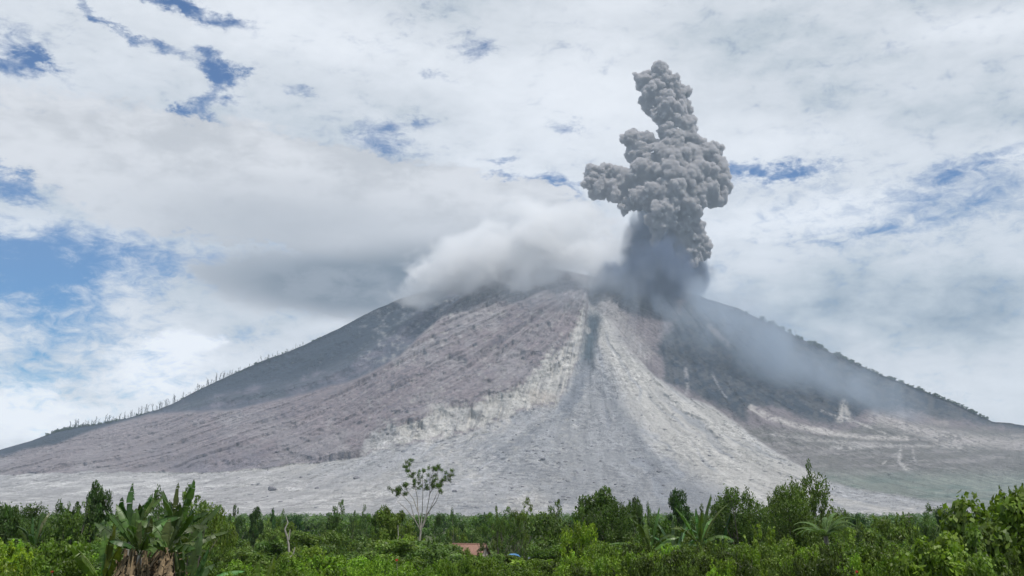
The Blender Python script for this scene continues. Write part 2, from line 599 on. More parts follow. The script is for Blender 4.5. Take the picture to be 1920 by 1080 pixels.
    flow_co = np.stack([ph, rr / 100, np.clip(rr / 400, 0, 1), np.ones(U.shape)], -1)
    # fade relief at the ridge so that the outline stays put, keep depth rising with height
    D0 = 2300 + (Dr - 2300) * T ** 0.75
    k = sstep(1.0, .93, T)
    D = (Dr + 250 * behind) * (1 - k) + D * k
    D = np.maximum.accumulate(D + T * 6, axis=0)
    fu, fv = (U - 960) / F, (540 - Vp) / F
    dy = math.cos(PITCH) - fv * math.sin(PITCH)
    dz = math.sin(PITCH) + fv * math.cos(PITCH)
    X, Y, Z = fu / dy * D, D, CAMZ + dz / dy * D
    # ---------------- colours (albedo)
    def C(*c): return np.array(c)
    def mixc(A, B, m): return A * (1 - m[..., None]) + B * m[..., None]
    n1 = fbm(U / 34, Vp / 22, 71, 5)
    n2 = fbm(U / 9, Vp / 6, 72, 4)
    n3 = vnoise(U / 3.0, Vp / 2.2, 73)
    n4 = vnoise(U / 2.1, Vp / 1.8, 79)
    jit = 6 * n1 + 5 * n2 + 2 * n3
    purple = C(.245, .208, .220)
    K = np.ones(U.shape + (3,)) * purple
    # mass colouring with browner top and pale patches
    K = mixc(K, C(.30, .28, .29), .6 * sstep(.1, .6, n1 + .4 * n2))
    K = mixc(K, C(.155, .14, .165), .8 * sstep(.25, .6, flow + .4 * n3) * sstep(.6, -.1, n1))
    K = mixc(K, C(.25, .222, .232), sstep(760, 820, Vp) * sstep(460, 300, U) * .8)
    # dark dabs of rubble
    K = mixc(K, C(.15, .14, .155), .38 * sstep(.42, .75, cr * .5 + n3 * .4 + .3 * lump))
    K = mixc(K, C(.42, .40, .40), .5 * sstep(.5, .8, n4 * .5 + n2 * .6))
    K = mixc(K, C(.32, .30, .31), .6 * sstep(.0, .5, fbm(U / 90, Vp / 50, 75, 4)))
    K = mixc(K, C(.19, .175, .20), .7 * sstep(14, 3, np.abs(Vp - li([(300, 790), (500, 775), (640, 735), (760, 690), (850, 610)], U)) + 9 * nb + 5 * n2) * sstep(.0, .5, n2 + n3 * .5) * (U < 860))
    # behind: bluish dark forest ridge over purple-blue valley
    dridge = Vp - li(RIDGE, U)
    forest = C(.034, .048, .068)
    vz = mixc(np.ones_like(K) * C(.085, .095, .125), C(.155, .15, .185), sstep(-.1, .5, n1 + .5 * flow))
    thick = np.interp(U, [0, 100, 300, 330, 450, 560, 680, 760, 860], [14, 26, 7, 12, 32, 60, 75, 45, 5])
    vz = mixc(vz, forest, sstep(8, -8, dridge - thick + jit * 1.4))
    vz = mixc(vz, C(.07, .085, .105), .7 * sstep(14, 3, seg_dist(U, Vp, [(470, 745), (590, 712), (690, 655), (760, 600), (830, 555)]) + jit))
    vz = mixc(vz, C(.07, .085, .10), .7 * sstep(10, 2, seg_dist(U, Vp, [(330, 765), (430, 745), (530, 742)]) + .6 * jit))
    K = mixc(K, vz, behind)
    # fan
    base_f = mixc(np.ones_like(K) * C(.385, .385, .395), C(.47, .455, .435), sstep(-.1, .55, st1 + .35 * n2))
    # beige right part
    rb = poly_sd(U, Vp, [(1128, 560), (1160, 640), (1215, 700), (1290, 742), (1350, 757), (1400, 800), (1440, 832), (1540, 880), (1500, 960), (1420, 960), (1330, 900), (1230, 840), (1170, 730), (1120, 640)])
    base_f = mixc(base_f, C(.49, .475, .45), sstep(-22, 18, rb + 16 * st1 + 5 * n2))
    gs = poly_sd(U, Vp, [(1110, 680), (1150, 700), (1180, 780), (1250, 880), (1420, 945), (1300, 975), (1130, 975), (900, 880), (1000, 800), (1080, 740)])
    base_f = mixc(base_f, C(.29, .295, .31), .9 * sstep(-20, 25, gs + 14 * st1 + 8 * st2))
    base_f = mixc(base_f, C(.26, .275, .31), .6 * sstep(.35, .7, st2 * .7 + st3 * .5))
    base_f = mixc(base_f, C(.58, .57, .56), .6 * sstep(.45, .8, -st2 * .5 + st3 * .4 + n1 * .3))
    base_f = mixc(base_f, C(.15, .15, .165), .7 * sstep(.72, .9, n3 * .6 + n4 * .6))
    for pts in ([(1100, 690), (1080, 735), (1050, 775), (990, 815), (930, 850)], [(1112, 690), (1140, 740), (1175, 800), (1230, 870), (1300, 925)]):
        base_f = mixc(base_f, C(.24, .25, .27), .6 * sstep(17, 3, seg_dist(U, Vp, pts) + 1.1 * jit))
    # left debris plain: paler and warmer
    lp = sstep(860, 500, U) * sstep(868, 900, Vp)
    base_f = mixc(base_f, mixc(np.ones_like(K) * C(.40, .39, .39), C(.54, .53, .52), sstep(-.2, .5, fbm(U / 60, Vp / 5, 81, 4))), lp)
    isfan = (1 - sstep(0.0, .15, w)) * (1 - right)
    isfan = np.maximum(isfan, fan)
    K = mixc(K, base_f, np.clip(isfan, 0, 1))
    # cliff faces
    cl = sstep(0, .2, w + .15 * n2) * sstep(1.0, .75, w + .2 * n2) * sstep(664, 690, U) * sstep(1106, 1090, U)
    cream = mixc(np.ones_like(K) * C(.41, .40, .39), C(.54, .525, .495), sstep(-.3, .4, crev + .4 * n2))
    cream = mixc(cream, C(.26, .25, .25), .8 * sstep(.12, .5, -crev * .8 + n3 * .2 + .3 * n1))
    cream = mixc(cream, C(.34, .335, .345), .8 * sstep(-.05, .35, fbm(U / 45, Vp / 18, 97, 4)) * sstep(960, 700, U))
    cream = mixc(cream, C(.36, .36, .37), sstep(760, 700, U) * .6)
    cream = mixc(cream, C(.43, .38, .33), .5 * sstep(24, 8, seg_dist(U, Vp, [(1005, 745), (1030, 752)]) + jit))
    cream = mixc(cream, C(.42, .42, .44), .7 * sstep(.1, .5, n1) * sstep(700, 640, Vp))
    K = mixc(K, cream, cl)
    # top lip of the scarp shows as a thin dark line
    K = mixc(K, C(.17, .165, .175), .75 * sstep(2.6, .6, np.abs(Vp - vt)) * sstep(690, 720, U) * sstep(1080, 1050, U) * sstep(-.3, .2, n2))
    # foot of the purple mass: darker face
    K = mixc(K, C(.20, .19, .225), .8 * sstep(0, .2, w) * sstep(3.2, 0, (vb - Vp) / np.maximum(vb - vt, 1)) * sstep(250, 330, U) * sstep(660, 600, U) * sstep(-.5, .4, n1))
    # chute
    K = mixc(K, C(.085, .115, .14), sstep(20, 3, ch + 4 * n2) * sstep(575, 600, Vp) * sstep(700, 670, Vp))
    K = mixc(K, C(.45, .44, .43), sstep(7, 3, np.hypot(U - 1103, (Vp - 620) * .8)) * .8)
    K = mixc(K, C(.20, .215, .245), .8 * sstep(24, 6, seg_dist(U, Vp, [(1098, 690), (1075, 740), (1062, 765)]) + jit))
    # right slope
    rs = np.ones_like(K) * C(.21, .185, .195)
    rs = mixc(rs, C(.30, .27, .27), sstep(.1, .6, n1 + .3 * gl))
    dk = poly_sd(U, Vp, [(1235, 650), (1290, 560), (1330, 555), (1500, 630), (1700, 715), (1840, 775), (1960, 790), (1960, 815), (1800, 790), (1690, 765), (1620, 772), (1590, 790), (1560, 800), (1440, 762), (1400, 765), (1400, 790), (1350, 760), (1250, 715)])
    rs = mixc(rs, mixc(np.ones_like(K) * forest, C(.085, .09, .098), sstep(-.2, .5, n2 + gl * .4)), sstep(-10, 8, dk + jit * 1.3))
    # lower apron right of the fan
    ap = sstep(-8, 10, Vp - li([(1300, 770), (1400, 800), (1450, 800), (1560, 812), (1650, 790), (1800, 800), (2000, 815)], U) + jit)
    rs = mixc(rs, C(.17, .165, .155), ap)
    rs = mixc(rs, C(.30, .28, .28), ap * .6 * sstep(.0, .5, fbm(U / 60, Vp / 8, 91, 4)))
    def streak(pts, wd, c, s=1.0):
        nonlocal rs
        rs = mixc(rs, C(*c), s * sstep(wd * 1.2, wd * .1, seg_dist(U, Vp, pts) + .75 * jit) * sstep(-.8, .1, n2 + .5 * n1 + .3 * n3))
    streak([(1408, 764), (1440, 782), (1500, 800), (1560, 812), (1620, 820), (1700, 822)], 7, (.50, .47, .45))
    streak([(1690, 785), (1640, 782), (1700, 800), (1780, 822), (1880, 830), (1960, 838)], 16, (.44, .41, .40), .85)
    streak([(1575, 785), (1582, 755), (1590, 780)], 9, (.52, .49, .46), .9)
    streak([(1540, 770), (1600, 790), (1660, 812)], 4, (.44, .42, .41), .8)
    streak([(1330, 612), (1365, 645)], 7, (.34, .31, .31), .8)
    streak([(1285, 690), (1290, 730), (1283, 745)], 3, (.36, .35, .36), .7)
    streak([(1335, 700), (1350, 730), (1362, 745)], 3, (.36, .35, .36), .7)
    streak([(1560, 840), (1690, 835), (1685, 865), (1700, 880)], 6, (.46, .44, .43), .8)
    streak([(1700, 835), (1655, 870)], 3, (.46, .44, .43), .8)
    streak([(1710, 835), (1716, 868)], 3, (.42, .40, .40), .8)
    streak([(1450, 815), (1560, 828), (1700, 836), (1800, 838)], 5, (.42, .40, .39), .7)
    # fields at the bottom right
    gf = sstep(872, 905, Vp + .5 * jit) * sstep(1460, 1540, U)
    grn = mixc(np.ones_like(K) * C(.22, .245, .215), C(.16, .20, .175), sstep(-.1, .4, fbm(U / 50, Vp / 5, 92, 4)))
    rs = mixc(rs, grn, gf)
    K = mixc(K, rs, right)
    # soft ash halo around the mouth of the chute, right side
    K = mixc(K, C(.40, .38, .375), .8 * sstep(30, 4, seg_dist(U, Vp, [(1140, 560), (1165, 620), (1200, 660)]) + jit))
    K = np.clip(K, .02, .7)
    # ---------------- grid, plus skirt in front and back slope behind
    rows = [np.stack([X, Y, Z], -1)]
    cols_ = [K]
    fr = rows[0][0:1].copy()
    fr[..., 1] -= 500
    fr[..., 2] = -30
    fr[..., 0] *= .8
    ridge = rows[0][-1]
    bk = []
    for s in (40, 130, 300, 600, 1000, 1500, 2200, 2900):
        q = ridge.copy()
        q[:, 1] += s
        q[:, 2] = -20 + (ridge[:, 2] + 20) * (1 - (s / 2900)) ** 1.4
        bk.append(q[None])
    A = np.concatenate([fr, rows[0]] + bk, 0)
    KK = np.concatenate([K[0:1], K] + [K[-1:]] * len(bk), 0)
    FC = np.concatenate([flow_co[0:1], flow_co] + [flow_co[-1:]] * len(bk), 0)
    nr, nc = A.shape[:2]
    i = np.arange(nr * nc).reshape(nr, nc)
    Fc = np.stack([i[:-1, :-1], i[:-1, 1:], i[1:, 1:], i[1:, :-1]], -1).reshape(-1, 4)
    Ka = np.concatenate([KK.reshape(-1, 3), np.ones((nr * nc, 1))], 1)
    m, t, out = new_mat('ash_terrain')
    b = t.new('ShaderNodeBsdfPrincipled')
    at = t.new('ShaderNodeAttribute', attribute_name='albedo')
    pos = t.new('ShaderNodeTexCoord').outputs['Object']
    fl = t.new('ShaderNodeAttribute', attribute_name='flow').outputs['Color']
    na = t.noise(pos, .04, 7, .62)
    nb_ = t.noise(pos, .16, 4, .65)
    nl = t.noise(pos, .0035, 5, .6).outputs[0]
    fs = t.noise(t.mapping(fl, scale=(26, 1.3, 0)), 1.0, 7, .66, .4).outputs[0]
    fs2 = t.noise(t.mapping(fl, scale=(70, 2.5, 0)), 1.0, 5, .6, .3).outputs[0]
    vo = t.new('ShaderNodeTexVoronoi')
    t.put(vo.inputs['Vector'], pos)
    vo.inputs['Scale'].default_value = .035
    patch = t.smooth(nl, .40, .62)
    c = at.outputs['Color']
    c = t.mix(t.math('MULTIPLY_ADD', patch, .65, .25), c, t.mix(1.0, c, t.smooth(na.outputs[0], .30, .70, .62, 1.34), 'MULTIPLY'))
    c = t.mix(t.math('MULTIPLY_ADD', patch, .6, .1), c, t.mix(1.0, c, t.smooth(nb_.outputs[0], .32, .68, .76, 1.2), 'MULTIPLY'))
    c = t.mix(1.0, c, t.smooth(fs, .30, .70, .85, 1.16), 'MULTIPLY')
    c = t.mix(1.0, c, t.smooth(fs2, .32, .68, .92, 1.08), 'MULTIPLY')
    # scattered dark blocks
    vr = t.new('ShaderNodeSeparateColor')
    t.put(vr.inputs[0], vo.outputs['Color'])
    blk = t.math('MULTIPLY', t.smooth(vo.outputs['Distance'], .34, .20), t.smooth(vr.outputs[0], .86, .90))
    c = t.mix(t.math('MULTIPLY', blk, .6), c, (.10, .10, .115, 1))
    t.put(b.inputs['Base Color'], c)
    b.inputs['Roughness'].default_value = .95
    b.inputs['Specular IOR Level'].default_value = .1
    hgt = t.math('ADD', t.math('MULTIPLY', na.outputs[0], 1.0), t.math('MULTIPLY', nb_.outputs[0], .4))
    hgt = t.math('MULTIPLY_ADD', fs, .7, hgt)
    hgt = t.math('MULTIPLY_ADD', blk, .5, hgt)
    bp = t.new('ShaderNodeBump')
    bp.inputs['Strength'].default_value = 1.0
    bp.inputs['Distance'].default_value = 20.0
    t.put(bp.inputs['Height'], hgt)
    t.l.new(bp.outputs[0], b.inputs['Normal'])
    t.l.new(b.outputs[0], out.inputs[0])
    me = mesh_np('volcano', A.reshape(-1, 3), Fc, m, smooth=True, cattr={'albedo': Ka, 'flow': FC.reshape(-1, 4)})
    tag(link('mountain', me), kind='structure')
    return us, Vp, np.stack([X, Y, Z], -1)


MU, MV, MP = build_mountain()


def on_mountain(u, v):
    j = int(np.clip(np.searchsorted(MU, u), 1, len(MU) - 1))
    i = int(np.argmin(np.abs(MV[:, j] - v)))
    return MP[i, j]


def on_ridge(u, back=0):
    j = int(np.clip(np.searchsorted(MU, u), 1, len(MU) - 1))
    return MP[NR - 1 - back, j]

# ------------------------------------------------------------------ boulders on the fan
def rock_mesh(seed):
    r = np.random.default_rng(seed)
    import bmesh
    bm = bmesh.new()
    bmesh.ops.create_icosphere(bm, subdivisions=2, radius=1)
    dirs = [Vector(r.normal(size=3)).normalized() for _ in range(9)]
    for v in bm.verts:
        k = 1.0
        for d_ in dirs:
            q = v.co.normalized().dot(d_)
            if q > .72: k = min(k, .72 / q)
        v.co = v.co * k * (1 + .06 * r.normal())
        v.co.z *= .7
    me = bpy.data.meshes.new('boulder')
    bm.to_mesh(me)
    bm.free()
    me.materials.append(M_rock)
    return me


rocks = [rock_mesh(s) for s in (1, 2, 3)]
big_rocks = [(510, 918, 14, 'largest dark boulder alone on the pale ash left of the sparse tree'),
             (668, 897, 11, 'dark boulder on the ash flow straight above the small grey-green tree'),
             (1018, 862, 10, 'dark boulder in the middle of the grey fan below the chute'),
             (594, 916, 7, 'small dark boulder on pale ash right of the largest boulder'),
             (1236, 885, 10, 'dark boulder on the grey fan above the round dark tree'),
             (852, 922, 8, 'dark boulder on the ash right beside the sparse tall tree')]
for k, (u, v, s, lab) in enumerate(big_rocks):
    p = on_mountain(u, v)
    o = link('boulder', rocks[k % 3], loc=(p[0], p[1], p[2] + s * .15))
    o.scale = (s * 1.2, s, s)
    o.rotation_euler[2] = k
    tag(o, lab, 'boulder')
for k in range(110):
    u = random.choice([random.uniform(430, 1400), random.gauss(1050, 130)])
    v = random.uniform(775, 945)
    if u > 1500 or u < 300 or v < np.interp(u, [300, 673, 800, 927, 1040, 1100, 1250, 1400], [895, 865, 842, 802, 780, 730, 790, 860]): continue
    p = on_mountain(u, v)
    s = random.uniform(2.5, 6)
    o = link('boulder', rocks[k % 3], loc=(p[0], p[1], p[2] + s * .1))
    o.scale = (s * random.uniform(1, 1.6), s, s)
    o.rotation_euler[2] = random.uniform(0, 6)
    tag(o, 'small dark rock strewn on the grey ash fan', 'boulder', 'small rocks strewn over the ash fan')

# ------------------------------------------------------------------ bare trees and shrubs on the ridge lines
def ridge_dead_mesh(seed):
    r = random.Random(seed)
    parts = []
    lean = r.uniform(-.08, .08)
    parts.append(tube([(0, 0, -1), (lean * .5, 0, 5), (lean * 9, 0, 10)], [.5, .38, .2], 5))
    for k in range(r.randint(3, 6)):
        z = r.uniform(4.5, 9)
        a = r.uniform(0, 6.28)
        L = r.uniform(1.2, 3)
        parts.append(tube([(lean * z, 0, z), (math.cos(a) * L * .6, math.sin(a) * L * .6, z + L * .6), (math.cos(a) * L, math.sin(a) * L, z + L * 1.4)], [.24, .2, .12], 4))
    V, Fc = join(parts)
    return mesh_np('dead_tree', V, Fc, M_bark)


dead_m = [ridge_dead_mesh(s) for s in range(5)]
gapr = random.Random(6)
u = 122.0
k = 0
while u < 570:
    u += gapr.choice([.8, 1, 1.4, 2, 2.4, 5.5]) * gapr.uniform(.6, 1.2)
    p = on_ridge(u, gapr.randint(0, 4))
    o = link('dead_tree', dead_m[k % 5], loc=(p[0], p[1], p[2] - 1))
    h = 1.3 * gapr.choice([.6, .9, 1.1, 1.4, 2.1]) * gapr.uniform(.8, 1.2) * (1.15 if u < 420 else .75)
    o.scale = (h * 1.1, h * 1.1, h * 1.25)
    o.rotation_euler = (gapr.uniform(-.12, .12), gapr.uniform(-.12, .12), gapr.uniform(0, 6.28))
    o.color = (.25, .3, .35, 1)
    tag(o, 'bare burnt tree standing on the left ridge line of the volcano', 'tree', 'bare trees along the left ridge line')
    k += 1


def leaves(n, centers, radii, size, seed, elong=2.0, droop=0.0, shell=.55, up=.5, wid=.5):
    """n leaf quads spread over clumps -> verts, quads, tone"""
    r = np.random.default_rng(seed)
    centers = np.asarray(centers, float)
    radii = np.asarray(radii, float)
    vol = radii.prod(1) ** (2 / 3)
    idx = r.choice(len(centers), n, p=vol / vol.sum())
    d = r.normal(size=(n, 3))
    d /= np.linalg.norm(d, axis=1, keepdims=True)
    rad = shell + (1 - shell) * r.random(n) ** .7
    rad *= 1 + .14 * r.normal(size=n)
    c = centers[idx] + d * radii[idx] * rad[:, None]
    nrm = d * .9 + r.normal(size=(n, 3)) * .75 + np.array([0, 0, up])
    nrm /= np.linalg.norm(nrm, axis=1, keepdims=True)
    ax = r.normal(size=(n, 3)) + np.array([0, 0, -droop])
    ax -= nrm * (ax * nrm).sum(1, keepdims=True)
    ax /= np.linalg.norm(ax, axis=1, keepdims=True)
    bx = np.cross(nrm, ax)
    L = size * (.6 + .8 * r.random(n))[:, None]
    W = L * wid / elong * 2 * .5
    v0 = c - ax * L * .5
    v1 = c + bx * W - nrm * W * .25
    v2 = c + ax * L * .5 - nrm * L * .12
    v3 = c - bx * W - nrm * W * .25
    V = np.stack([v0, v1, v2, v3], 1).reshape(-1, 3)
    Fc = np.arange(4 * n).reshape(n, 4)
    ctone = r.random(len(centers))
    tone = np.clip(.55 * r.random(n) + .45 * ctone[idx] + .1 * r.normal(size=n), 0, 1)
    return V, Fc, np.repeat(tone, 4)


def crown_mesh(seed, n=3500, K=16, size=.1, rx=.5, rz=.5, cz=.55, clump=(.16, .30), fill=.9, elong=2.0, up=.5, flatk=.75, upright=0.0, n_up=0):
    """crown inside a box about 1 wide and 1 tall, returns mesh and clump centres"""
    r = np.random.default_rng(seed)
    cs = []
    while len(cs) < K:
        d = r.normal(size=3)
        d /= np.linalg.norm(d)
        k = fill * r.random() ** .45
        c = d * np.array([rx, rx, rz]) * k
        if c[2] < -.38: continue
        cs.append(c + np.array([0, 0, cz]))
    cs = np.array(cs)
    rad = r.uniform(*clump, size=K)
    radii = np.stack([rad, rad, rad * flatk], 1) * r.uniform(.8, 1.2, size=(K, 3))
    V, Fc, tone = leaves(n, cs, radii, size, seed + 1, elong, up=up)
    if n_up:
        # upright leafy shoots breaking the outline
        vs, fs, ts = [V], [Fc], [tone]
        off = len(V)
        for k in range(n_up):
            a = r.uniform(0, 6.28)
            rr_ = rx * r.uniform(.1, .95)
            b = np.array([math.cos(a) * rr_, math.sin(a) * rr_, cz + rz * math.sqrt(max(0, 1 - (rr_ / rx) ** 2)) * .75])
            h = r.uniform(.05, .15)
            m = 5
            pts = np.stack([b + np.array([0, 0, h]) * (j / m) + np.array([r.normal() * .012, r.normal() * .012, 0]) + np.array([math.cos(a), math.sin(a), 0]) * .05 * (j / m) ** 2 for j in range(m + 1)])
            v2, f2, t2 = leaves(46, pts, np.ones((m + 1, 3)) * .028 * np.linspace(1.4, .7, m + 1)[:, None], size, seed + 50 + k, elong, shell=.2)
            vs.append(v2); fs.append(f2 + off); ts.append(t2); off += len(v2)
        V, Fc, tone = np.concatenate(vs), np.concatenate(fs), np.concatenate(ts)
    ex = np.percentile(np.abs(V[:, :2]), 99.0)
    top = np.percentile(V[:, 2], 99.9)
    k_ = np.array([.5 / ex, .5 / ex, 1 / top])
    return mesh_np('crown', V * k_, Fc, M_leaf, {'tone': tone}), cs * k_


def trunk_mesh(seed, cs, r0=.022, fork=.3, mat=None, thin=.3):
    r = random.Random(seed)
    parts = [tube([(0, 0, -.04), (r.uniform(-.01, .01), 0, fork * .5), (0, 0, fork)], [r0 * 1.3, r0, r0 * .8], 7)]
    for c in cs:
        c = Vector(c)
        mid = Vector((c.x * .35, c.y * .35, fork + (c.z - fork) * .5))
        parts.append(tube([(0, 0, fork * r.uniform(.6, 1)), mid, c], [r0 * .55, r0 * .4, r0 * thin * .5], 5))
    V, Fc = join(parts)
    return mesh_np('trunk', V, Fc, mat or M_bark, smooth=True)


ARCH = {}


def arch(key, **kw):
    tr = kw.pop('trunk', {})
    me, cs = crown_mesh(**kw)
    ARCH[key] = (me, trunk_mesh(kw['seed'], cs[::max(1, len(cs) // 9)], **tr))


# bushes: nearly to the ground; unit tall
for i in range(5):
    arch('bush%d' % i, seed=100 + i, n=6500, K=30, size=.05, rx=.62, rz=.5, cz=.46, clump=(.09, .20), elong=1.9, n_up=10, trunk=dict(r0=.02, fork=.12))
for i in range(3):
    arch('bigleaf%d' % i, seed=120 + i, n=7000, K=30, size=.062, rx=.6, rz=.5, cz=.47, clump=(.10, .22), elong=1.5, up=.9, n_up=0, trunk=dict(r0=.02, fork=.12))
for i in range(5):
    arch('tree%d' % i, seed=140 + i, n=5200, K=24, size=.042, rx=.40, rz=.33, cz=.66, clump=(.07, .15), fill=1.0, elong=1.8, trunk=dict(r0=.022, fork=.34))
for i in range(4):
    arch('open%d' % i, seed=160 + i, n=2300, K=24, size=.036, rx=.40, rz=.36, cz=.62, clump=(.045, .10), fill=1.1, elong=2.0, trunk=dict(r0=.018, fork=.22))
for i in range(3):
    arch('upright%d' % i, seed=180 + i, n=8500, K=30, size=.032, rx=.33, rz=.44, cz=.52, clump=(.08, .16), fill=.95, elong=2.8, n_up=26, trunk=dict(r0=.022, fork=.2))
for i in range(3):
    arch('dense%d' % i, seed=190 + i, n=11000, K=46, size=.030, rx=.40, rz=.42, cz=.52, clump=(.09, .17), fill=.95, elong=2.4, n_up=22, trunk=dict(r0=.022, fork=.2))
for i in range(4):
    arch('far%d' % i, seed=200 + i, n=900, K=14, size=.075, rx=.42, rz=.36, cz=.6, clump=(.10, .18), elong=1.6, trunk=dict(r0=.02, fork=.3))

N_PLANT = 0


def plant(key, name, u, vtop, d, width=None, tint=(1, 1, 1), label='', cat='bush', group=None, h=None, parts=True, aspect=1.0, sink=0.1):
    """a plant whose top is seen at (u, vtop) from distance d; width in picture pixels"""
    global N_PLANT
    x = P(u, 955, d)[0]
    g = float(gz(d))
    ztop = P(u, vtop, d)[2]
    hh = max(.5, ztop - g) if h is None else h
    wpx = width or hh / d * F * 1.1
    wscale = wpx * d / F
    e = empty(name, (x, d, g - sink), random.uniform(0, 6.28), (wscale, wscale, hh + sink))
    me, tm = ARCH[key]
    c = link('foliage' if cat == 'bush' else 'crown', me, e)
    c.color = (*tint, 1)
    s = link('stem' if cat == 'bush' else 'trunk', tm, e)
    s.color = (.8, .8, .8, 1)
    tag(e, label, cat, group)
    N_PLANT += 1
    return e


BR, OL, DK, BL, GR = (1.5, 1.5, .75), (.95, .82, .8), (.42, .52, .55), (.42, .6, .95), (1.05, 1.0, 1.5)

# ridge shrubs on the volcano's right flank
far_single = ARCH['far0'][0]
for k in range(120):
    u = random.uniform(1395, 1850)
    p = on_ridge(u, random.randint(0, 3))
    h = random.uniform(12, 30) * (1.2 if u < 1600 else .9)
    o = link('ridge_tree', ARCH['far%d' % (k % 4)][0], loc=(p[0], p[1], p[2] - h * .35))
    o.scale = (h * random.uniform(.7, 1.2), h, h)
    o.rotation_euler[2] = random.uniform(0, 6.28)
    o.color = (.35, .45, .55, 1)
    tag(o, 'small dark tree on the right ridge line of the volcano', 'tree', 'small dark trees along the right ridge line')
for k in range(110):
    u = random.choice([random.uniform(85, 210), random.uniform(440, 600), random.uniform(100, 150), random.uniform(200, 450)])
    p = on_ridge(u, random.randint(0, 4))
    h = random.uniform(9, 24) * (1.0 if u < 220 else .65)
    o = link('ridge_tree', ARCH['far%d' % (k % 4)][0], loc=(p[0], p[1], p[2] - h * .35))
    o.scale = (h * random.uniform(.9, 1.5), h, h)
    o.rotation_euler[2] = random.uniform(0, 6.28)
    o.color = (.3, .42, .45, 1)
    tag(o, 'small leafy tree on the left ridge line of the volcano', 'tree', 'small leafy trees along the left ridge line')

# ------------------------------------------------------------------ named trees (picture position, distance)
T = plant
T('tree0', 'leafy_tree', -8, 925, 75, 70, DK, 'dark leafy tree cut off by the left edge of the picture', 'tree')
T('tree1', 'leafy_tree', 172, 903, 95, 66, DK, 'dark round-topped tree standing left of the banana clump', 'tree')
T('open0', 'leafy_tree', 150, 935, 92, 60, (.8, .85, 1), 'thin open tree in front of the dark round-topped tree', 'tree')
T('bush1', 'leafy_bush', 130, 958, 80, 90, (.8, .85, .7), 'olive bush between the left edge and the banana clump', 'bush')
T('open1', 'leafy_tree', 355, 908, 62, 100, (.7, .78, .9), 'feathery grey-green tree right behind the banana clump', 'tree')
T('open2', 'leafy_tree', 305, 912, 66, 80, (.6, .7, .8), 'grey feathery tree rising over the middle of the banana clump', 'tree')
T('open0', 'leafy_tree', 375, 922, 60, 105, (1.0, .98, .9), 'olive feathery tree leaning over the right side of the banana clump', 'tree')
T('bush2', 'leafy_bush', 408, 958, 70, 70, (1.1, 1.0, .7), 'yellowish olive bush right of the banana clump', 'bush')
T('open3', 'leafy_tree', 447, 945, 150, 34, (.45, .55, .6), 'small dark open tree against the pale ash right of the banana clump', 'tree')
T('tree2', 'leafy_tree', 478, 950, 170, 30, (.4, .5, .55), 'small dark tree left of the dead forked trunk', 'tree')
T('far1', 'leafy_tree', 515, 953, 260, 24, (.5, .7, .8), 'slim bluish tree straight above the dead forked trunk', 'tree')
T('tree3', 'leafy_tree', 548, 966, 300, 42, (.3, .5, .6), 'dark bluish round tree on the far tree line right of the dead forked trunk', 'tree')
T('open0', 'leafy_tree', 630, 937, 140, 52, (.75, .82, 1.1), 'grey-green open tree with a pointed top in the left middle distance', 'tree')
T('bush0', 'leafy_bush', 630, 965, 138, 60, (.75, .82, .9), 'grey-green bush under the pointed open tree', 'bush')
T('open1', 'leafy_tree', 685, 946, 160, 30, (.75, .82, 1.1), 'small grey-green open tree halfway to the sparse tall tree', 'tree')
T('tree4', 'leafy_tree', 738, 948, 105, 66, (1.0, .95, .7), 'green tree on a slanting pale trunk left of the sparse tall tree', 'tree')
T('tree0', 'leafy_tree', 712, 958, 125, 50, (.55, .65, .5), 'dark green tree behind the slanting trunk', 'tree')
T('upright1', 'leafy_tree', 822, 960, 150, 26, (.5, .6, .7), 'slim dark tree just right of the sparse tall tree trunk', 'tree')
T('open2', 'leafy_tree', 853, 952, 210, 28, (.5, .6, .7), 'thin wispy tree on the tree line right of the sparse tall tree', 'tree')
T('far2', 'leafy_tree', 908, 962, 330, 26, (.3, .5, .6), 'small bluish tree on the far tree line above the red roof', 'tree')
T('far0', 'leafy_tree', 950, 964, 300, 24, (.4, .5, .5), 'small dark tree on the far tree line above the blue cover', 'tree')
T('open3', 'leafy_tree', 985, 932, 125, 44, (1.0, .9, .7), 'olive open tree with a pointed top left of the dark spreading tree', 'tree')
T('open0', 'leafy_tree', 1035, 936, 130, 60, (.8, .8, .8), 'grey-olive open tree between the pointed olive tree and the dark spreading tree', 'tree')
T('bush3', 'leafy_bush', 1030, 960, 118, 90, (.85, .85, .8), 'olive bush below the grey-olive open tree', 'bush')
T('tree1', 'leafy_tree', 1138, 913, 95, 112, (.55, .62, .5), 'wide dark spreading tree right of the picture centre', 'tree')
T('open2', 'leafy_tree', 1100, 935, 92, 50, (.7, .72, .7), 'thin leafy tree leaning out left of the wide dark spreading tree', 'tree')
T('tree3', 'leafy_tree', 1186, 932, 110, 34, (.55, .6, .7), 'narrow dark tree on the right side of the wide spreading tree', 'tree')
T('bush1', 'leafy_bush', 1090, 976, 70, 70, (1.9, 1.75, .7), 'bright yellow-green bush below the wide dark spreading tree', 'bush')
T('tree2', 'leafy_tree', 1272, 917, 140, 52, (.35, .5, .45), 'round dark tree between the two tall banana plants', 'tree')
T('dense0', 'leafy_tree', 1385, 913, 80, 118, (.72, .75, .75), 'broad dark olive shrubby tree right of the banana plants', 'tree')
T('upright1', 'leafy_tree', 1350, 930, 84, 60, (.6, .68, .6), 'narrow dark tree at the left side of the broad shrubby tree', 'tree')
T('upright2', 'leafy_tree', 1450, 925, 90, 40, (.5, .6, .6), 'slim spiky tree between the two big shrubby trees', 'tree')
T('dense0', 'leafy_tree', 1478, 908, 74, 90, (.75, .75, .6), 'olive shrubby mass at the left side of the tallest round shrubby tree', 'tree')
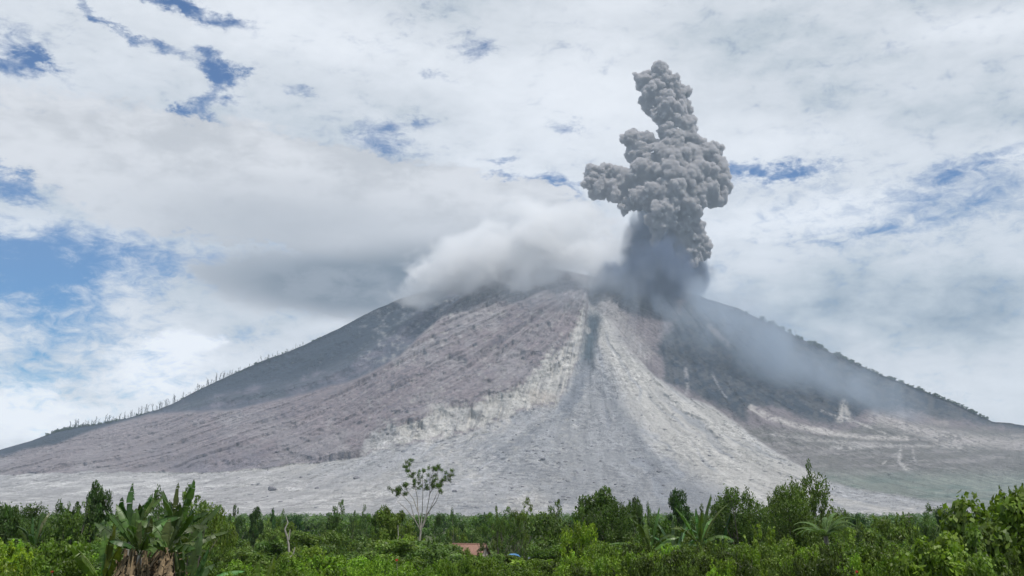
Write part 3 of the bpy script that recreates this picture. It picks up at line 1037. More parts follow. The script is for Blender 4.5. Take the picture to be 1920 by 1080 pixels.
T('dense1', 'leafy_tree', 1508, 888, 76, 122, (.85, .82, .7), 'tallest round shrubby tree on the right with olive foliage', 'tree')
T('open1', 'leafy_tree', 1522, 862, 78, 62, (.7, .75, .6), 'wispy tree top poking out above the tallest round shrubby tree', 'tree')
T('bush2', 'leafy_bush', 1435, 985, 60, 90, (1.5, 1.35, .8), 'yellow-green pointed bush between the two big shrubby trees', 'bush')
T('tree4', 'leafy_tree', 1608, 962, 210, 30, (.35, .5, .55), 'dark bluish tree on the tree line right of the palm', 'tree')
T('bush4', 'leafy_bush', 1655, 965, 100, 92, (1.05, 1.0, .7), 'olive green bush to the left of the thin grey pole', 'bush')
T('bush0', 'leafy_bush', 1690, 968, 110, 60, (.9, .9, .75), 'rounded olive bush behind the thin grey pole', 'bush')
T('upright1', 'leafy_tree', 1773, 948, 120, 50, (.35, .45, .5), 'dark oval tree standing by itself near the right edge', 'tree')
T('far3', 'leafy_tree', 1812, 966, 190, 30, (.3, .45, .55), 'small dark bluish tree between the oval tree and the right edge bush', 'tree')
T('bush3', 'leafy_bush', 1740, 975, 130, 50, (.8, .85, .9), 'grey-green bush left of the dark oval tree', 'bush')
T('bigleaf0', 'leafy_bush', 1880, 918, 44, 190, (1.15, 1.1, .75), 'tall broad-leaved bush at the right edge of the picture', 'bush')
T('bush2', 'leafy_bush', 1905, 912, 48, 110, (.8, .8, .8), 'darker feathery bush top behind the broad-leaved bush at the right edge', 'bush')
T('bigleaf1', 'leafy_bush', 1738, 1000, 36, 140, (1.35, 1.3, .7), 'mound of big bright leaves in the right foreground', 'bush')
T('bigleaf2', 'leafy_bush', 1830, 985, 38, 110, (1.1, 1.1, .8), 'broad-leaved bush between the bright leafy mound and the right edge bush', 'bush')
T('dense2', 'leafy_tree', 60, 943, 100, 90, (.6, .68, .6), 'dark bushy tree with a ragged top near the left edge', 'tree')
T('open2', 'leafy_tree', 100, 938, 98, 70, (.7, .78, .95), 'grey feathery tree between the ragged dark tree and the round-topped tree', 'tree')
T('tree2', 'leafy_tree', 28, 948, 90, 60, (.55, .62, .55), 'dark green tree just inside the left edge', 'tree')
T('dense0', 'leafy_tree', 395, 945, 75, 90, (1.0, .95, .75), 'olive rounded tree at the right end of the banana clump', 'tree')
T('bush4', 'leafy_bush', 1225, 968, 90, 90, (.6, .7, .55), 'dark bush at the foot of the round dark tree between the banana plants', 'bush')
T('dense2', 'leafy_tree', 1160, 940, 88, 90, (.6, .66, .5), 'dark bushy tree at the right foot of the wide spreading tree', 'tree')
T('bush3', 'leafy_bush', 872, 1027, 100, 34, (1.2, 1.15, .7), 'small green bush growing in front of the middle of the red roof', 'bush')
T('bush1', 'leafy_bush', 905, 1043, 110, 70, (.8, .85, .7), 'green bush hiding the right wall of the red-roofed house', 'bush')
T('bush2', 'leafy_bush', 845, 1041, 110, 60, (.9, .9, .7), 'green bush hiding the left wall of the red-roofed house', 'bush')
T('bush0', 'leafy_bush', 10, 1010, 40, 130, (1.9, 1.7, .6), 'bright green bush in the lower left corner', 'bush')
T('bush4', 'leafy_bush', 105, 1008, 44, 140, (1.0, 1.05, .7), 'green bush between the lower left corner bush and the banana clump', 'bush')

# ------------------------------------------------------------------ rows of bushes and scattered trees (repeats)
prof = [(-200, 1005), (60, 1010), (150, 1020), (200, 1050), (390, 1052), (420, 1046), (600, 1044), (760, 1040), (880, 1040), (930, 1058), (1030, 1046), (1050, 1028),
        (1120, 1010), (1200, 1012), (1330, 1018), (1450, 1008), (1560, 1010), (1640, 1015), (1700, 1030), (1850, 1000), (2100, 960)]
k = 0
for row, (d0, dv, step) in enumerate(((56, 0, 46), (46, 14, 50), (38, 32, 58))):
    u = -140 + row * 20
    while u < 2070:
        uu = u + random.uniform(-12, 12)
        v = li(prof, uu) + dv + random.uniform(-7, 9)
        if 190 < uu < 370 and row < 2:
            u += step
            continue
        if uu < 880:
            tint, lab, g = (1.35, 1.45, .65), 'bright green dense bush in the foreground hedge left of centre', 'bright green hedge bushes in the left foreground'
        elif uu < 1150:
            tint, lab, g = (1.25, 1.2, .8), 'mid green bush in the foreground at the middle of the picture', 'mid green bushes in the middle foreground'
        else:
            tint, lab, g = (1.05, .98, .8), 'dark olive bush in the foreground thicket on the right', 'olive bushes in the right foreground thicket'
        q = random.choice([.6, .8, 1.0, 1.2]) * random.uniform(.85, 1.15)
        if random.random() < .22 and uu > 880: tint = (1.4, 1.4, .65)
        T('bush%d' % (k % 5), 'hedge_bush', uu, v, d0 + random.uniform(-3, 3), random.uniform(62, 105), tuple(c * q for c in tint), lab, 'bush', g)
        k += 1
        u += step * random.uniform(.7, 1.3)
for k in range(150):
    d = math.exp(random.uniform(math.log(64), math.log(240)))
    u = random.uniform(-120, 2040)
    vmin = 1030 - 48 * (math.log(d / 64) / math.log(240 / 64)) + random.uniform(-14, 8)
    if 830 < u < 1025 and d < 165: vmin = max(vmin, 1046)
    if 520 < u < 560 and d < 110: continue
    q = random.uniform(.7, 1.5)
    if u < 900:
        tint = random.choice([(1.0, .95, .95), (.85, .85, 1.15), (.6, .7, .6), (1.2, 1.1, .7)])
    else:
        tint = random.choice([(1.1, 1.0, .75), (.6, .65, .6), (1.4, 1.3, .65), (.9, .9, .8)])
    tint = tuple(c * q for c in tint)
    if random.random() < .6:
        T('bush%d' % (k % 5), 'scrub_bush', u, vmin, d, random.uniform(3.5, 7) / d * F, tint, 'green scrub bush in the middle distance between hedge and tree line', 'bush', 'scrub bushes in the middle distance')
    else:
        T('tree%d' % (k % 5), 'scrub_tree', u, vmin - 6, d, random.uniform(3.5, 6) / d * F, tint, 'small green tree in the middle distance between hedge and tree line', 'tree', 'small trees in the middle distance')
for k in range(34):
    d = random.uniform(105, 210)
    u = random.uniform(-40, 1960)
    if 560 < u < 620 or 745 < u < 900: continue
    q = random.uniform(.7, 1.2)
    T('open%d' % (k % 4), 'thin_tree', u, random.uniform(940, 964), d, random.uniform(20, 46), (.8 * q, .85 * q, random.choice([.6, .9, 1.1]) * q), 'thin open-crowned tree sticking up out of the tree line', 'tree', 'thin trees sticking up out of the tree line')
for k in range(110):
    d = random.uniform(260, 620)
    u = random.uniform(-100, 2020)
    vt_ = 955 + (CAMZ - random.uniform(6, 12.5)) / d * F
    q = random.uniform(.6, 1.0)
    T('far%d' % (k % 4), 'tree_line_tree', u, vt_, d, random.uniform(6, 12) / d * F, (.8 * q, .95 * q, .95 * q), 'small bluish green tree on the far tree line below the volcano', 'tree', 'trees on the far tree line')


def far_wood():
    r = np.random.default_rng(5)
    vs, fs, ts, off = [], [], [], 0
    Nn = 1900
    dd = np.exp(r.uniform(np.log(560), np.log(2600), Nn))
    for i in range(Nn):
        d = dd[i]
        x = (r.uniform(-250, 2170) - 960) / F * d
        h = r.uniform(5, 9.5)
        v, f, t = leaves(45, [(x, d, float(gz(d)) + h * .5)], [(h * .6, h * .6, h * .5)], h * .28, int(r.integers(1e9)), 1.5)
        vs.append(v); fs.append(f + off); ts.append(t); off += len(v)
    me = mesh_np('far_wood', np.concatenate(vs), np.concatenate(fs), M_leaf, {'tone': np.concatenate(ts)})
    o = link('far_wood', me)
    o.color = (.8, .9, .85, 1)
    tag(o, 'low green wood covering the plain towards the foot of the volcano', 'wood', kind='stuff')


far_wood()


def undergrowth():
    r = np.random.default_rng(9)
    n = 5200
    dd = np.exp(r.uniform(np.log(26), np.log(560), n))
    xx = (r.uniform(-200, 2120, n) - 960) / F * dd
    hh = r.uniform(.4, 1.1, n) * np.clip(dd / 60, .8, 2.2)
    cs = np.stack([xx, dd, gz(dd) + hh * .3], 1)
    rad = np.stack([hh * 1.6, hh * 1.6, hh * .6], 1)
    vs, fs, ts, off = [], [], [], 0
    for a in range(8):
        s = slice(a * n // 8, (a + 1) * n // 8)
        order = np.argsort(dd)[s]
        sz = .10 + .0028 * dd[order].mean()
        v, f, t = leaves(30000, cs[order], rad[order], sz, 900 + a, 1.8, shell=.2)
        vs.append(v); fs.append(f + off); ts.append(t); off += len(v)
    me = mesh_np('undergrowth', np.concatenate(vs), np.concatenate(fs), M_leaf, {'tone': np.concatenate(ts)})
    o = link('undergrowth', me)
    o.color = (.9, .9, .8, 1)
    tag(o, 'low weeds and scrub covering the ground between the bushes', 'undergrowth', kind='stuff')


undergrowth()

# ------------------------------------------------------------------ sparse tall tree
def leafy_clumps(pts, rad, n, size, seed, col_name='crown'):
    V, Fc, t = leaves(n, pts, np.ones((len(pts), 3)) * rad, size, seed, 1.8, shell=.15)
    return V, Fc, t


def sparse_tree():
    d = 110
    base = Vector(P(784, 1095, d))
    base.z = float(gz(d)) - .1
    e = empty('sparse_tree', base)
    def q(u, v, dd=0.0): return Vector(P(u, v, d + dd)) - base
    parts, tips = [], []
    def limb(pts, r0, r1):
        n = len(pts)
        parts.append(tube(pts, [r0 + (r1 - r0) * i / (n - 1) for i in range(n)], 7))
    limb([(0, 0, 0), q(785, 1050), q(786, 1020), q(789, 996)], .15, .11)
    limbs = [
        ([(789, 996), (778, 975), (770, 945), (752, 925), (738, 920)], -.8),
        ([(789, 996), (784, 960), (782, 930), (776, 900), (768, 880), (765, 868)], .5),
        ([(789, 996), (792, 955), (793, 920), (792, 890)], 1.0),
        ([(789, 996), (800, 960), (806, 925), (806, 900), (812, 885)], -.6),
        ([(789, 996), (800, 970), (815, 935), (828, 905), (845, 890)], .8),
        ([(800, 965), (818, 940), (826, 920)], -1.0),
        ([(778, 975), (762, 955), (745, 940)], 1.0),
        ([(784, 960), (775, 935), (760, 915)], .2),
        ([(806, 925), (822, 900), (820, 878)], .6),
    ]
    for pts, dy in limbs:
        n = len(pts)
        pp = [q(u, v, dy * i / (n - 1)) for i, (u, v) in enumerate(pts)]
        limb(pp, .06, .016)
        for i in range(1, n):
            for t_ in (.6, 1.0):
                p = pp[i - 1].lerp(pp[i], t_)
                if p.z > 9.2: tips.append(p)
    r = random.Random(4)
    cl = []
    for p in tips:
        if r.random() < .06: continue
        for _ in range(4):
            dlt = Vector((r.uniform(-.5, .5), r.uniform(-.5, .5), r.uniform(-.25, .55)))
            parts.append(tube([p, p + dlt], [.018, .008], 4))
            if r.random() < .85: cl.append(tuple(p + dlt))
    V, Fc = join(parts)
    link('trunk', mesh_np('trunk', V, Fc, M_palebark, smooth=True), e)
    w = cl
    V, Fc, t = leafy_clumps(w, .28, 8500, .12, 71)
    c = link('crown', mesh_np('crown', V, Fc, M_leaf, {'tone': t}), e)
    c.color = (.62, .72, .5, 1)
    tag(e, 'tall sparse tree with pale forked trunk and thin leafy branches, left of centre', 'tree')


sparse_tree()


def stick_tree(name, d, limbs, mat, label, r0):
    b = Vector(P(limbs[0][0][0], limbs[0][0][1], d))
    b.z = float(gz(d)) - .1
    parts = []
    for k, pts in enumerate(limbs):
        pp = [Vector(P(u, v, d)) - b for u, v in pts]
        if k == 0: pp = [Vector((0, 0, 0))] + pp
        n = len(pp)
        a = r0 if k == 0 else r0 * .6
        parts.append(tube(pp, [a * (1 - .6 * i / (n - 1)) for i in range(n)], 7))
    V, Fc = join(parts)
    o = link(name, mesh_np(name, V, Fc, mat, smooth=True), loc=b)
    tag(o, label, 'tree')
    return o


stick_tree('dead_tree', 80, [[(543, 1048), (541, 1020), (538, 1002)], [(538, 1005), (534, 992), (540, 980), (536, 968)], [(541, 1012), (543, 1003), (544, 992)], [(546, 1045), (551, 1035), (553, 1026)]],
           M_palebark, 'dead forked tree trunk, whitish and leafless, in the left middle distance', .13)
stick_tree('bare_tree', 104, [[(735, 1045), (742, 1025), (747, 1005), (746, 985)]], M_palebark, 'bare slanting pale trunk left of the sparse tall tree', .1)

# ------------------------------------------------------------------ banana plants
def banana_blade(L, W, bend, rise, seed, torn=.5, fold=.3):
    fold = .5
    """leaf in local frame: grows along +X, rises then droops"""
    r = np.random.default_rng(seed)
    nseg = 22
    s = np.linspace(0, 1, nseg + 1)
    ang = rise - bend * s ** 1.6
    pts = np.zeros((nseg + 1, 3))
    for i in range(nseg):
        pts[i + 1] = pts[i] + np.array([math.cos(ang[i]), 0, math.sin(ang[i])]) * L / nseg
    parts = [tube([tuple(p) for p in pts[::2]], list(np.linspace(.035, .008, len(pts[::2]))), 5)]
    prof_ = np.clip(np.sin(np.clip((s - .16) / .84, 0, 1) * math.pi) ** .55, 0, 1) * W
    V, Fc, off = [], [], 0
    for side in (-1, 1):
        i = 3
        while i < nseg:
            j = min(nseg, i + int(r.integers(1, 5)))
            dr = fold + torn * r.uniform(-.3, 1.0)
            gap = .85 if r.random() < torn else 1
            ring = []
            for m in range(i, j + 1):
                tq = m if m < j else i + (j - i) * gap
                p = pts[int(round(tq))] if gap == 1 else pts[m - 1] + (pts[m] - pts[m - 1]) * (gap if m == j else 1)
                nrm = np.array([-math.sin(ang[m]), 0, math.cos(ang[m])])
                wd = prof_[min(m, nseg)] * (r.uniform(.9, 1.05))
                e1 = p + (np.array([0, side, 0]) * math.cos(dr) - nrm * math.sin(dr)) * wd * .5
                dr2 = dr + .35 * r.random()
                e2 = e1 + (np.array([0, side, 0]) * math.cos(dr2) - nrm * math.sin(dr2)) * wd * .5
                ring.append((p, e1, e2))
            for a in ring: V += [a[0], a[1], a[2]]
            for m in range(len(ring) - 1):
                b0, b1 = off + 3 * m, off + 3 * (m + 1)
                Fc += [(b0, b1, b1 + 1, b0 + 1), (b0 + 1, b1 + 1, b1 + 2, b0 + 2)]
            off += 3 * len(ring)
            i = j
    parts.append((np.array(V), np.array(Fc)))
    VV, FF = join(parts)
    return VV, FF


def banana(name, u, vtop, d, label, seed, n=9, tint=(1, 1, 1), stem=.55, dead=0, spread=1.0, leafl=.55, group=None):
    x = P(u, 955, d)[0]
    g = float(gz(d))
    H = P(u, vtop, d)[2] - g
    r = random.Random(seed)
    e = empty(name, (x, d, g - .1), r.uniform(-.3, .3))
    e.rotation_euler[1] = r.uniform(-.05, .2)
    H = H / max(1.0, stem + leafl * .82)
    hs_ = H * stem
    V, Fc = tube([(0, 0, 0), (.03, 0, hs_ * .5), (0, 0, hs_)], [.16, .13, .07], 9)
    link('stem', mesh_np('stem', V, Fc, M_palebark if dead else M_banana, {'tone': np.full(len(V), .5)}, smooth=True), e).color = (.8, .8, .5, 1)
    for k in range(n):
        L = H * leafl * r.uniform(.7, 1.1)
        rise = r.uniform(.55, 1.45) if k > 1 else 1.5
        V, Fc = banana_blade(L, r.uniform(.18, .30), r.uniform(.3, 1.5) * spread if k > 1 else .25, rise, seed * 37 + k, .6, .35)
        tone = np.clip(.5 + .3 * np.random.default_rng(seed + k).normal(size=len(V)) * .4 + r.uniform(-.3, .4), 0, 1)
        o = link('leaf', mesh_np('leaf', V, Fc, M_banana, {'tone': tone}), e, (0, 0, hs_ * r.uniform(.88, 1.0)))
        o.rotation_euler = (0, 0, k * 2.4 + r.uniform(-.4, .4))
        o.color = (*[c * r.uniform(.8, 1.2) for c in tint], 1)
    for k in range(dead):
        L = hs_ * r.uniform(.3, .75)
        V, Fc = banana_blade(L, r.uniform(.10, .26), r.uniform(-.25, .5), -r.uniform(.95, 1.5), seed * 91 + k, .9, .9)
        o = link('dead_leaf', mesh_np('dead_leaf', V, Fc, M_dry, {'tone': np.zeros(len(V))}), e, (r.uniform(-.28, .28), r.uniform(-.28, .28), hs_ * r.uniform(.45, 1.02)))
        o.rotation_euler = (0, 0, r.uniform(0, 6.28))
    tag(e, label, 'banana plant', group)
    return e


B = banana
B('banana_plant', 232, 918, 40, 'banana plant with the tallest dark upright leaves in the left clump', 3, 10, (.5, .55, .5), .66, 18, .6, .42)
B('banana_plant', 262, 935, 38, 'banana plant with brown hanging leaves in the middle of the left clump', 4, 10, (.65, .7, .55), .76, 60, .8, .40)
B('banana_plant', 305, 908, 41, 'banana plant with a leaning long leaf top at the right of the left clump', 5, 11, (.6, .65, .5), .7, 50, .9, .45)
B('banana_plant', 292, 950, 37, 'banana plant thick with dry brown leaves at the front of the left clump', 6, 8, (.7, .75, .6), .8, 80, 1.2, .40)
B('banana_plant', 258, 958, 36.5, 'banana plant covered in dry brown leaves at the front left of the clump', 16, 7, (.6, .65, .5), .85, 80, 1.2, .4)
B('banana_plant', 205, 965, 38, 'banana plant with one bright upright leaf on the left side of the clump', 7, 7, (1.2, 1.2, .7), .45, 6, 1.1, .6)
B('banana_plant', 345, 985, 38, 'low banana plant with pale arching leaves on the right side of the clump', 8, 8, (.9, 1.0, 1.1), .3, 4, 1.2, .8)
B('banana_plant', 335, 930, 43, 'banana plant with slanting leaves right behind the clump', 9, 11, (.6, .65, .5), .6, 12, 1.0, .5)
B('banana_plant', 1213, 940, 66, 'left one of the two tall banana plants near the round dark tree', 10, 10, (.85, .95, .8), .5, 6, 1.4, .52)
B('banana_plant', 1300, 930, 66, 'right one of the two tall banana plants, its top leaf curling over', 11, 9, (.95, 1.0, .7), .55, 6, 1.3, .5)
B('banana_plant', 1255, 962, 78, 'low spreading banana plant between the two tall ones', 12, 10, (.7, .95, 1.0), .35, 2, 1.5, .7)
B('banana_plant', 1335, 962, 80, 'pale green banana plant behind the right tall one', 13, 9, (.7, .95, 1.0), .4, 2, 1.4, .7)
B('banana_plant', 487, 1032, 44, 'young bright green banana plant rising out of the left hedge', 14, 6, (1.6, 1.6, .7), .3, 0, .9, .75)
B('banana_plant', 75, 948, 90, 'dark banana plant in the scrub near the left edge', 15, 9, (.5, .6, .55), .5, 2, 1.1, .55)


def palm():
    d, u, vt_ = 68, 1545, 955
    x = P(u, 955, d)[0]
    g = float(gz(d))
    H = P(u, vt_, d)[2] - g
    e = empty('palm', (x, d, g - .1))
    V, Fc = tube([(0, 0, 0), (.05, 0, H * .5), (0, 0, H * .72)], [.2, .16, .15], 9)
    link('trunk', mesh_np('trunk', V, Fc, M_bark, smooth=True), e)
    r = random.Random(3)
    for k in range(15):
        L = 2.5 * r.uniform(.8, 1.1)
        a0, bend = r.uniform(.4, 1.25), r.uniform(1.2, 2.2)
        pts, p, n = [], np.zeros(3), 16
        for i in range(n + 1):
            pts.append(p.copy())
            a = a0 - bend * (i / n) ** 1.3
            p = p + np.array([math.cos(a), 0, math.sin(a)]) * L / n
        parts = [tube([tuple(q) for q in pts[::2]], list(np.linspace(.03, .006, 9)), 4)]
        V, Fc = [], []
        for i in range(2, n + 1):
            for s in (-1, 1):
                for h in (0, .5):
                    q = pts[i] - (pts[i] - pts[i - 1]) * h
                    ll = .55 * math.sin(math.pi * (.15 + .8 * i / n)) ** .6 * r.uniform(.8, 1.1)
                    tip = q + np.array([ll * .45, s * ll * .7, -ll * .5])
                    w_ = np.array([.022, 0, .01])
                    o_ = len(V)
                    m_ = (q + tip) / 2 + np.array([0, 0, ll * .1])
                    V += [q - w_, q + w_, m_ + w_ * 1.3, tip, m_ - w_ * 1.3]
                    Fc += [(o_, o_ + 1, o_ + 2, o_ + 4), (o_ + 4, o_ + 2, o_ + 3, o_ + 3)]
        Fc = [f if f[2] != f[3] else (f[0], f[1], f[2], f[0]) for f in Fc]
        Fq = []
        for f in Fc:
            if len(set(f)) == 4: Fq.append(f)
        V = np.array(V)
        V2, F2 = join([parts[0], (V, np.array(Fq))])
        o = link('frond', mesh_np('frond', V2, F2, M_banana, {'tone': np.clip(.6 + .2 * np.random.default_rng(k).normal(size=len(V2)), 0, 1)}), e, (0, 0, H * .72))
        o.rotation_euler = (0, 0, k * 2.4)
        o.color = (.9, 1.0, .9, 1)
    tag(e, 'palm with long drooping fronds right of the tallest round shrubby tree', 'palm')


palm()

# ------------------------------------------------------------------ house, covers, pole, flowers
def box(x0, x1, y0, y1, z0, z1):
    V = [(x0, y0, z0), (x1, y0, z0), (x1, y1, z0), (x0, y1, z0), (x0, y0, z1), (x1, y0, z1), (x1, y1, z1), (x0, y1, z1)]
    Fc = [(0, 3, 2, 1), (4, 5, 6, 7), (0, 1, 5, 4), (1, 2, 6, 5), (2, 3, 7, 6), (3, 0, 4, 7)]
    return np.array(V, float), np.array(Fc)


def house():
    d = 150
    c = P(878, 955, d)
    g = float(gz(d))
    ze = P(878, 1040, d)[2] - g
    zr = P(878, 1021, d)[2] - g
    e = empty('house', (c[0], d, g - .05), R(-14))
    M_wall = simple_mat('plaster', (.22, .20, .18), (.34, .31, .27), 1.2, .9, .2)
    M_tile = simple_mat('roof_tile', (.19, .11, .085), (.28, .165, .125), 2.5, .85, .5, stretch=(6, 1, 1))
    M_dark = simple_mat('dark_glass', (.02, .022, .025), (.04, .04, .045), 3, .3, .05)
    M_wood = simple_mat('wood_frame', (.16, .12, .08), (.24, .18, .12), 5, .8, .2)
    w, dp = 2.75, 2.4
    V, Fc = box(-w + .25, w - .25, -dp + .4, dp - .4, 0, ze + .1)
    G = np.array([(w - .25, -dp + .4, ze + .1), (w - .25, dp - .4, ze + .1), (w - .25, 0, zr - .14), (w - .4, 0, zr - .14),
                  (-w + .25, -dp + .4, ze + .1), (-w + .25, dp - .4, ze + .1), (-w + .25, 0, zr - .14), (-w + .4, 0, zr - .14)], float)
    V, Fc = join([(V, Fc), (G, np.array([(0, 1, 2, 3), (4, 7, 6, 5)]))])
    link('wall', mesh_np('wall', V, Fc, M_wall), e)
    th = .12
    pr = [(-w, -dp, ze), (w, -dp, ze), (w, 0, zr), (-w, 0, zr), (-w, dp, ze), (w, dp, ze)]
    V = np.array(pr + [(a, b, z + th) for a, b, z in pr], float)
    Fc = np.array([(0, 3, 2, 1), (3, 4, 5, 2), (6, 7, 8, 9), (9, 8, 11, 10), (0, 1, 7, 6), (4, 10, 11, 5), (1, 2, 8, 7), (2, 5, 11, 8), (0, 6, 9, 3), (3, 9, 10, 4)])
    rf = link('roof', mesh_np('roof', V, Fc, M_tile), e)
    V, Fc = tube([(-w - .02, 0, zr + .14), (w + .02, 0, zr + .14)], [.1, .1], 8)
    link('ridge_tile', mesh_np('ridge_tile', V, Fc, M_tile, smooth=True), rf)
    for k in (-1.2, 1.2):
        V, Fc = box(k - .5, k + .5, -dp + .36, -dp + .42, 1.0, 2.1)
        wn = link('window', mesh_np('window', V, Fc, M_dark), e)
        ps = [box(k - .56, k + .56, -dp + .34, -dp + .41, 2.1, 2.17), box(k - .56, k + .56, -dp + .34, -dp + .41, .93, 1.0),
              box(k - .56, k - .5, -dp + .34, -dp + .41, 1.0, 2.1), box(k + .5, k + .56, -dp + .34, -dp + .41, 1.0, 2.1)]
        link('frame', mesh_np('frame', *join(ps), M_wood), wn)
    tag(e, 'small house with an orange-red tiled roof half hidden behind bushes', 'house')


house()


def cover(name, u, vt_, d, wpx, hh, c1, c2, label, cat, rz=0.0, ln=4.0):
    """arched sheet over hoops, open ended, with thickness"""
    c = P(u, 955, d)
    g = float(gz(d))
    zt = P(u, vt_, d)[2] - g
    w = wpx * d / F / 2
    V, Fc = [], []
    n = 14
    for rr_ in (1.0, .97):
        for y in np.linspace(-ln / 2, ln / 2, 7):
            for i in range(n + 1):
                a = math.pi * i / n
                V.append((-math.cos(a) * w * rr_, y, (zt - hh) + math.sin(a) * hh * rr_ + .02 * math.sin(y * 5 + i)))
    for L_ in range(2):
        for j in range(6):
            for i in range(n):
                b = L_ * 7 * (n + 1) + j * (n + 1) + i
                Fc.append((b, b + 1, b + n + 2, b + n + 1))
    e = empty(name, (c[0], d, g), rz)
    link('sheet', mesh_np('sheet', V, Fc, simple_mat(name + '_sheet', c1, c2, 2, .5, .2), smooth=True), e)
    ps = []
    for x_ in (-w * .98, w * .98):
        for y in (-ln / 2 + .05, ln / 2 - .05):
            ps.append(tube([(x_, y, -.05), (x_, y, zt - hh + .05)], [.04, .04], 6))
    for v_, f_ in ps: link('post', mesh_np('post', v_, f_, M_bark), e)
    tag(e, label, cat)


cover('blue_cover', 963, 1039, 120, 26, .55, (.06, .20, .42), (.10, .28, .52), 'blue arched plastic cover among the bushes right of the red roof', 'cover')
cover('white_cover', 1010, 1036, 118, 30, .8, (.55, .55, .52), (.72, .72, .68), 'white arched plastic cover among the bushes right of the blue cover', 'cover', R(8))


def pole():
    d = 130
    c = P(1703, 955, d)
    g = float(gz(d))
    zt = P(1703, 963, d)[2] - g
    V, Fc = join([tube([(0, 0, -.2), (0, 0, zt)], [.09, .06], 8), tube([(-.5, 0, zt - .35), (.5, 0, zt - .35)], [.04, .04], 5)])
    tag(link('utility_pole', mesh_np('utility_pole', V, Fc, M_palebark, smooth=True), loc=(c[0], d, g)), 'thin pale grey pole rising from the bushes on the right', 'pole')


pole()
M_red = simple_mat('red_petal', (.35, .02, .02), (.5, .05, .03), 5, .6, .1)
for k, (u, v, lab) in enumerate(((744, 1050, 'red flower cluster on the hedge below the sparse tall tree'), (98, 1072, 'red flower cluster on the bush at the lower left'), (1606, 1072, 'red flower cluster low in the right foreground'))):
    p = P(u, v, 34.5 if k != 0 else 42)
    r = random.Random(k)
    V, Fc, t = leaves(26, [(0, 0, 0)], [(.05, .05, .04)], .05, 500 + k, 1.2)
    e = link('flower', mesh_np('flower', V, Fc, M_red), loc=p)
    st = tube([(0, 0, 0), (.03, .05, -.6), (0, .1, -(p[2] - float(gz(34))))], [.012, .014, .02], 5)
    link('stalk', mesh_np('stalk', *st, M_bark), e)
    tag(e, lab, 'flower')

# ------------------------------------------------------------------ ash plume and clouds (volumes)
def vol_mat(name, color, density, aniso=0.0, hetero=None, step=1.0):
    m, t, out = new_mat(name)
    v = t.new('ShaderNodeVolumePrincipled')
    v.inputs['Color'].default_value = (*color, 1)
    v.inputs['Density'].default_value = density
    v.inputs['Anisotropy'].default_value = aniso
    if hetero:
        t.put(v.inputs['Density'], hetero(t, density))
    t.l.new(v.outputs[0], out.inputs['Volume'])
    try:
        m.cycles.volume_step_rate = step
        m.cycles.homogeneous_volume = hetero is None
    except Exception:
        pass
    return m


PLUME = [  # u, v, r (px), depth offset (px)
    (1237, 146, 27, 0), (1208, 152, 20, 0), (1222, 172, 24, -6), (1260, 160, 24, 4), (1281, 174, 17, 6), (1198, 146, 13, 0), (1240, 130, 14, 0), (1212, 190, 14, 0),
    (1214, 205, 12, 0), (1248, 196, 26, -8), (1262, 208, 28, 0), (1240, 216, 22, -8), (1284, 204, 18, 8), (1268, 235, 30, 0), (1288, 230, 20, 6), (1297, 240, 12, 6),
    (1250, 245, 20, -10), (1262, 262, 30, 0), (1290, 258, 22, 4), (1300, 270, 18, 4),
    (1184, 256, 19, 0), (1205, 266, 22, 0), (1170, 262, 10, 0), (1222, 286, 28, 4), (1195, 290, 28, 4),
    (1255, 292, 36, -6), (1290, 295, 36, -4), (1322, 288, 30, 4), (1340, 282, 16, 8), (1335, 310, 30, 6), (1345, 330, 24, 10), (1352, 350, 20, 8), (1350, 372, 20, 4), (1335, 375, 20, 0), (1320, 345, 38, 0),
    (1110, 326, 18, 0), (1135, 322, 18, 0), (1158, 330, 24, 0), (1108, 345, 17, 0), (1130, 350, 24, 0), (1118, 365, 14, 0), (1155, 360, 26, -6), (1180, 345, 32, 0),
    (1210, 325, 36, -10), (1250, 330, 42, -16), (1288, 335, 42, -14), (1195, 372, 26, -14), (1225, 368, 34, -24), (1265, 370, 36, -28), (1300, 372, 34, -14),
    (1172, 385, 16, -12), (1236, 393, 16, -52), (1247, 383, 10, -54), (1229, 386, 9, -54), (1250, 402, 18, -46), (1262, 390, 14, -44), (1228, 415, 18, -40), (1240, 425, 18, -38), (1232, 443, 11, -36), (1228, 455, 7, -36),
    (1256, 418, 16, -36), (1290, 400, 30, -12), (1280, 425, 26, -6), (1300, 438, 26, 0), (1314, 452, 18, 2), (1322, 462, 13, 4), (1305, 472, 18, 0), (1288, 458, 22, 0), (1322, 478, 10, 4),
    (1270, 455, 26, 4), (1295, 492, 14, 0), (1275, 480, 18, 2),
]
DP = 5250.0
PXM = DP / F / math.cos(PITCH) * 1.0


def ico(sub):
    import bmesh
    bm = bmesh.new()
    bmesh.ops.create_icosphere(bm, subdivisions=sub, radius=1)
    V = np.array([v.co[:] for v in bm.verts])
    Fc = np.array([[v.index for v in f.verts] for f in bm.faces])
    bm.free()
    return V, Fc


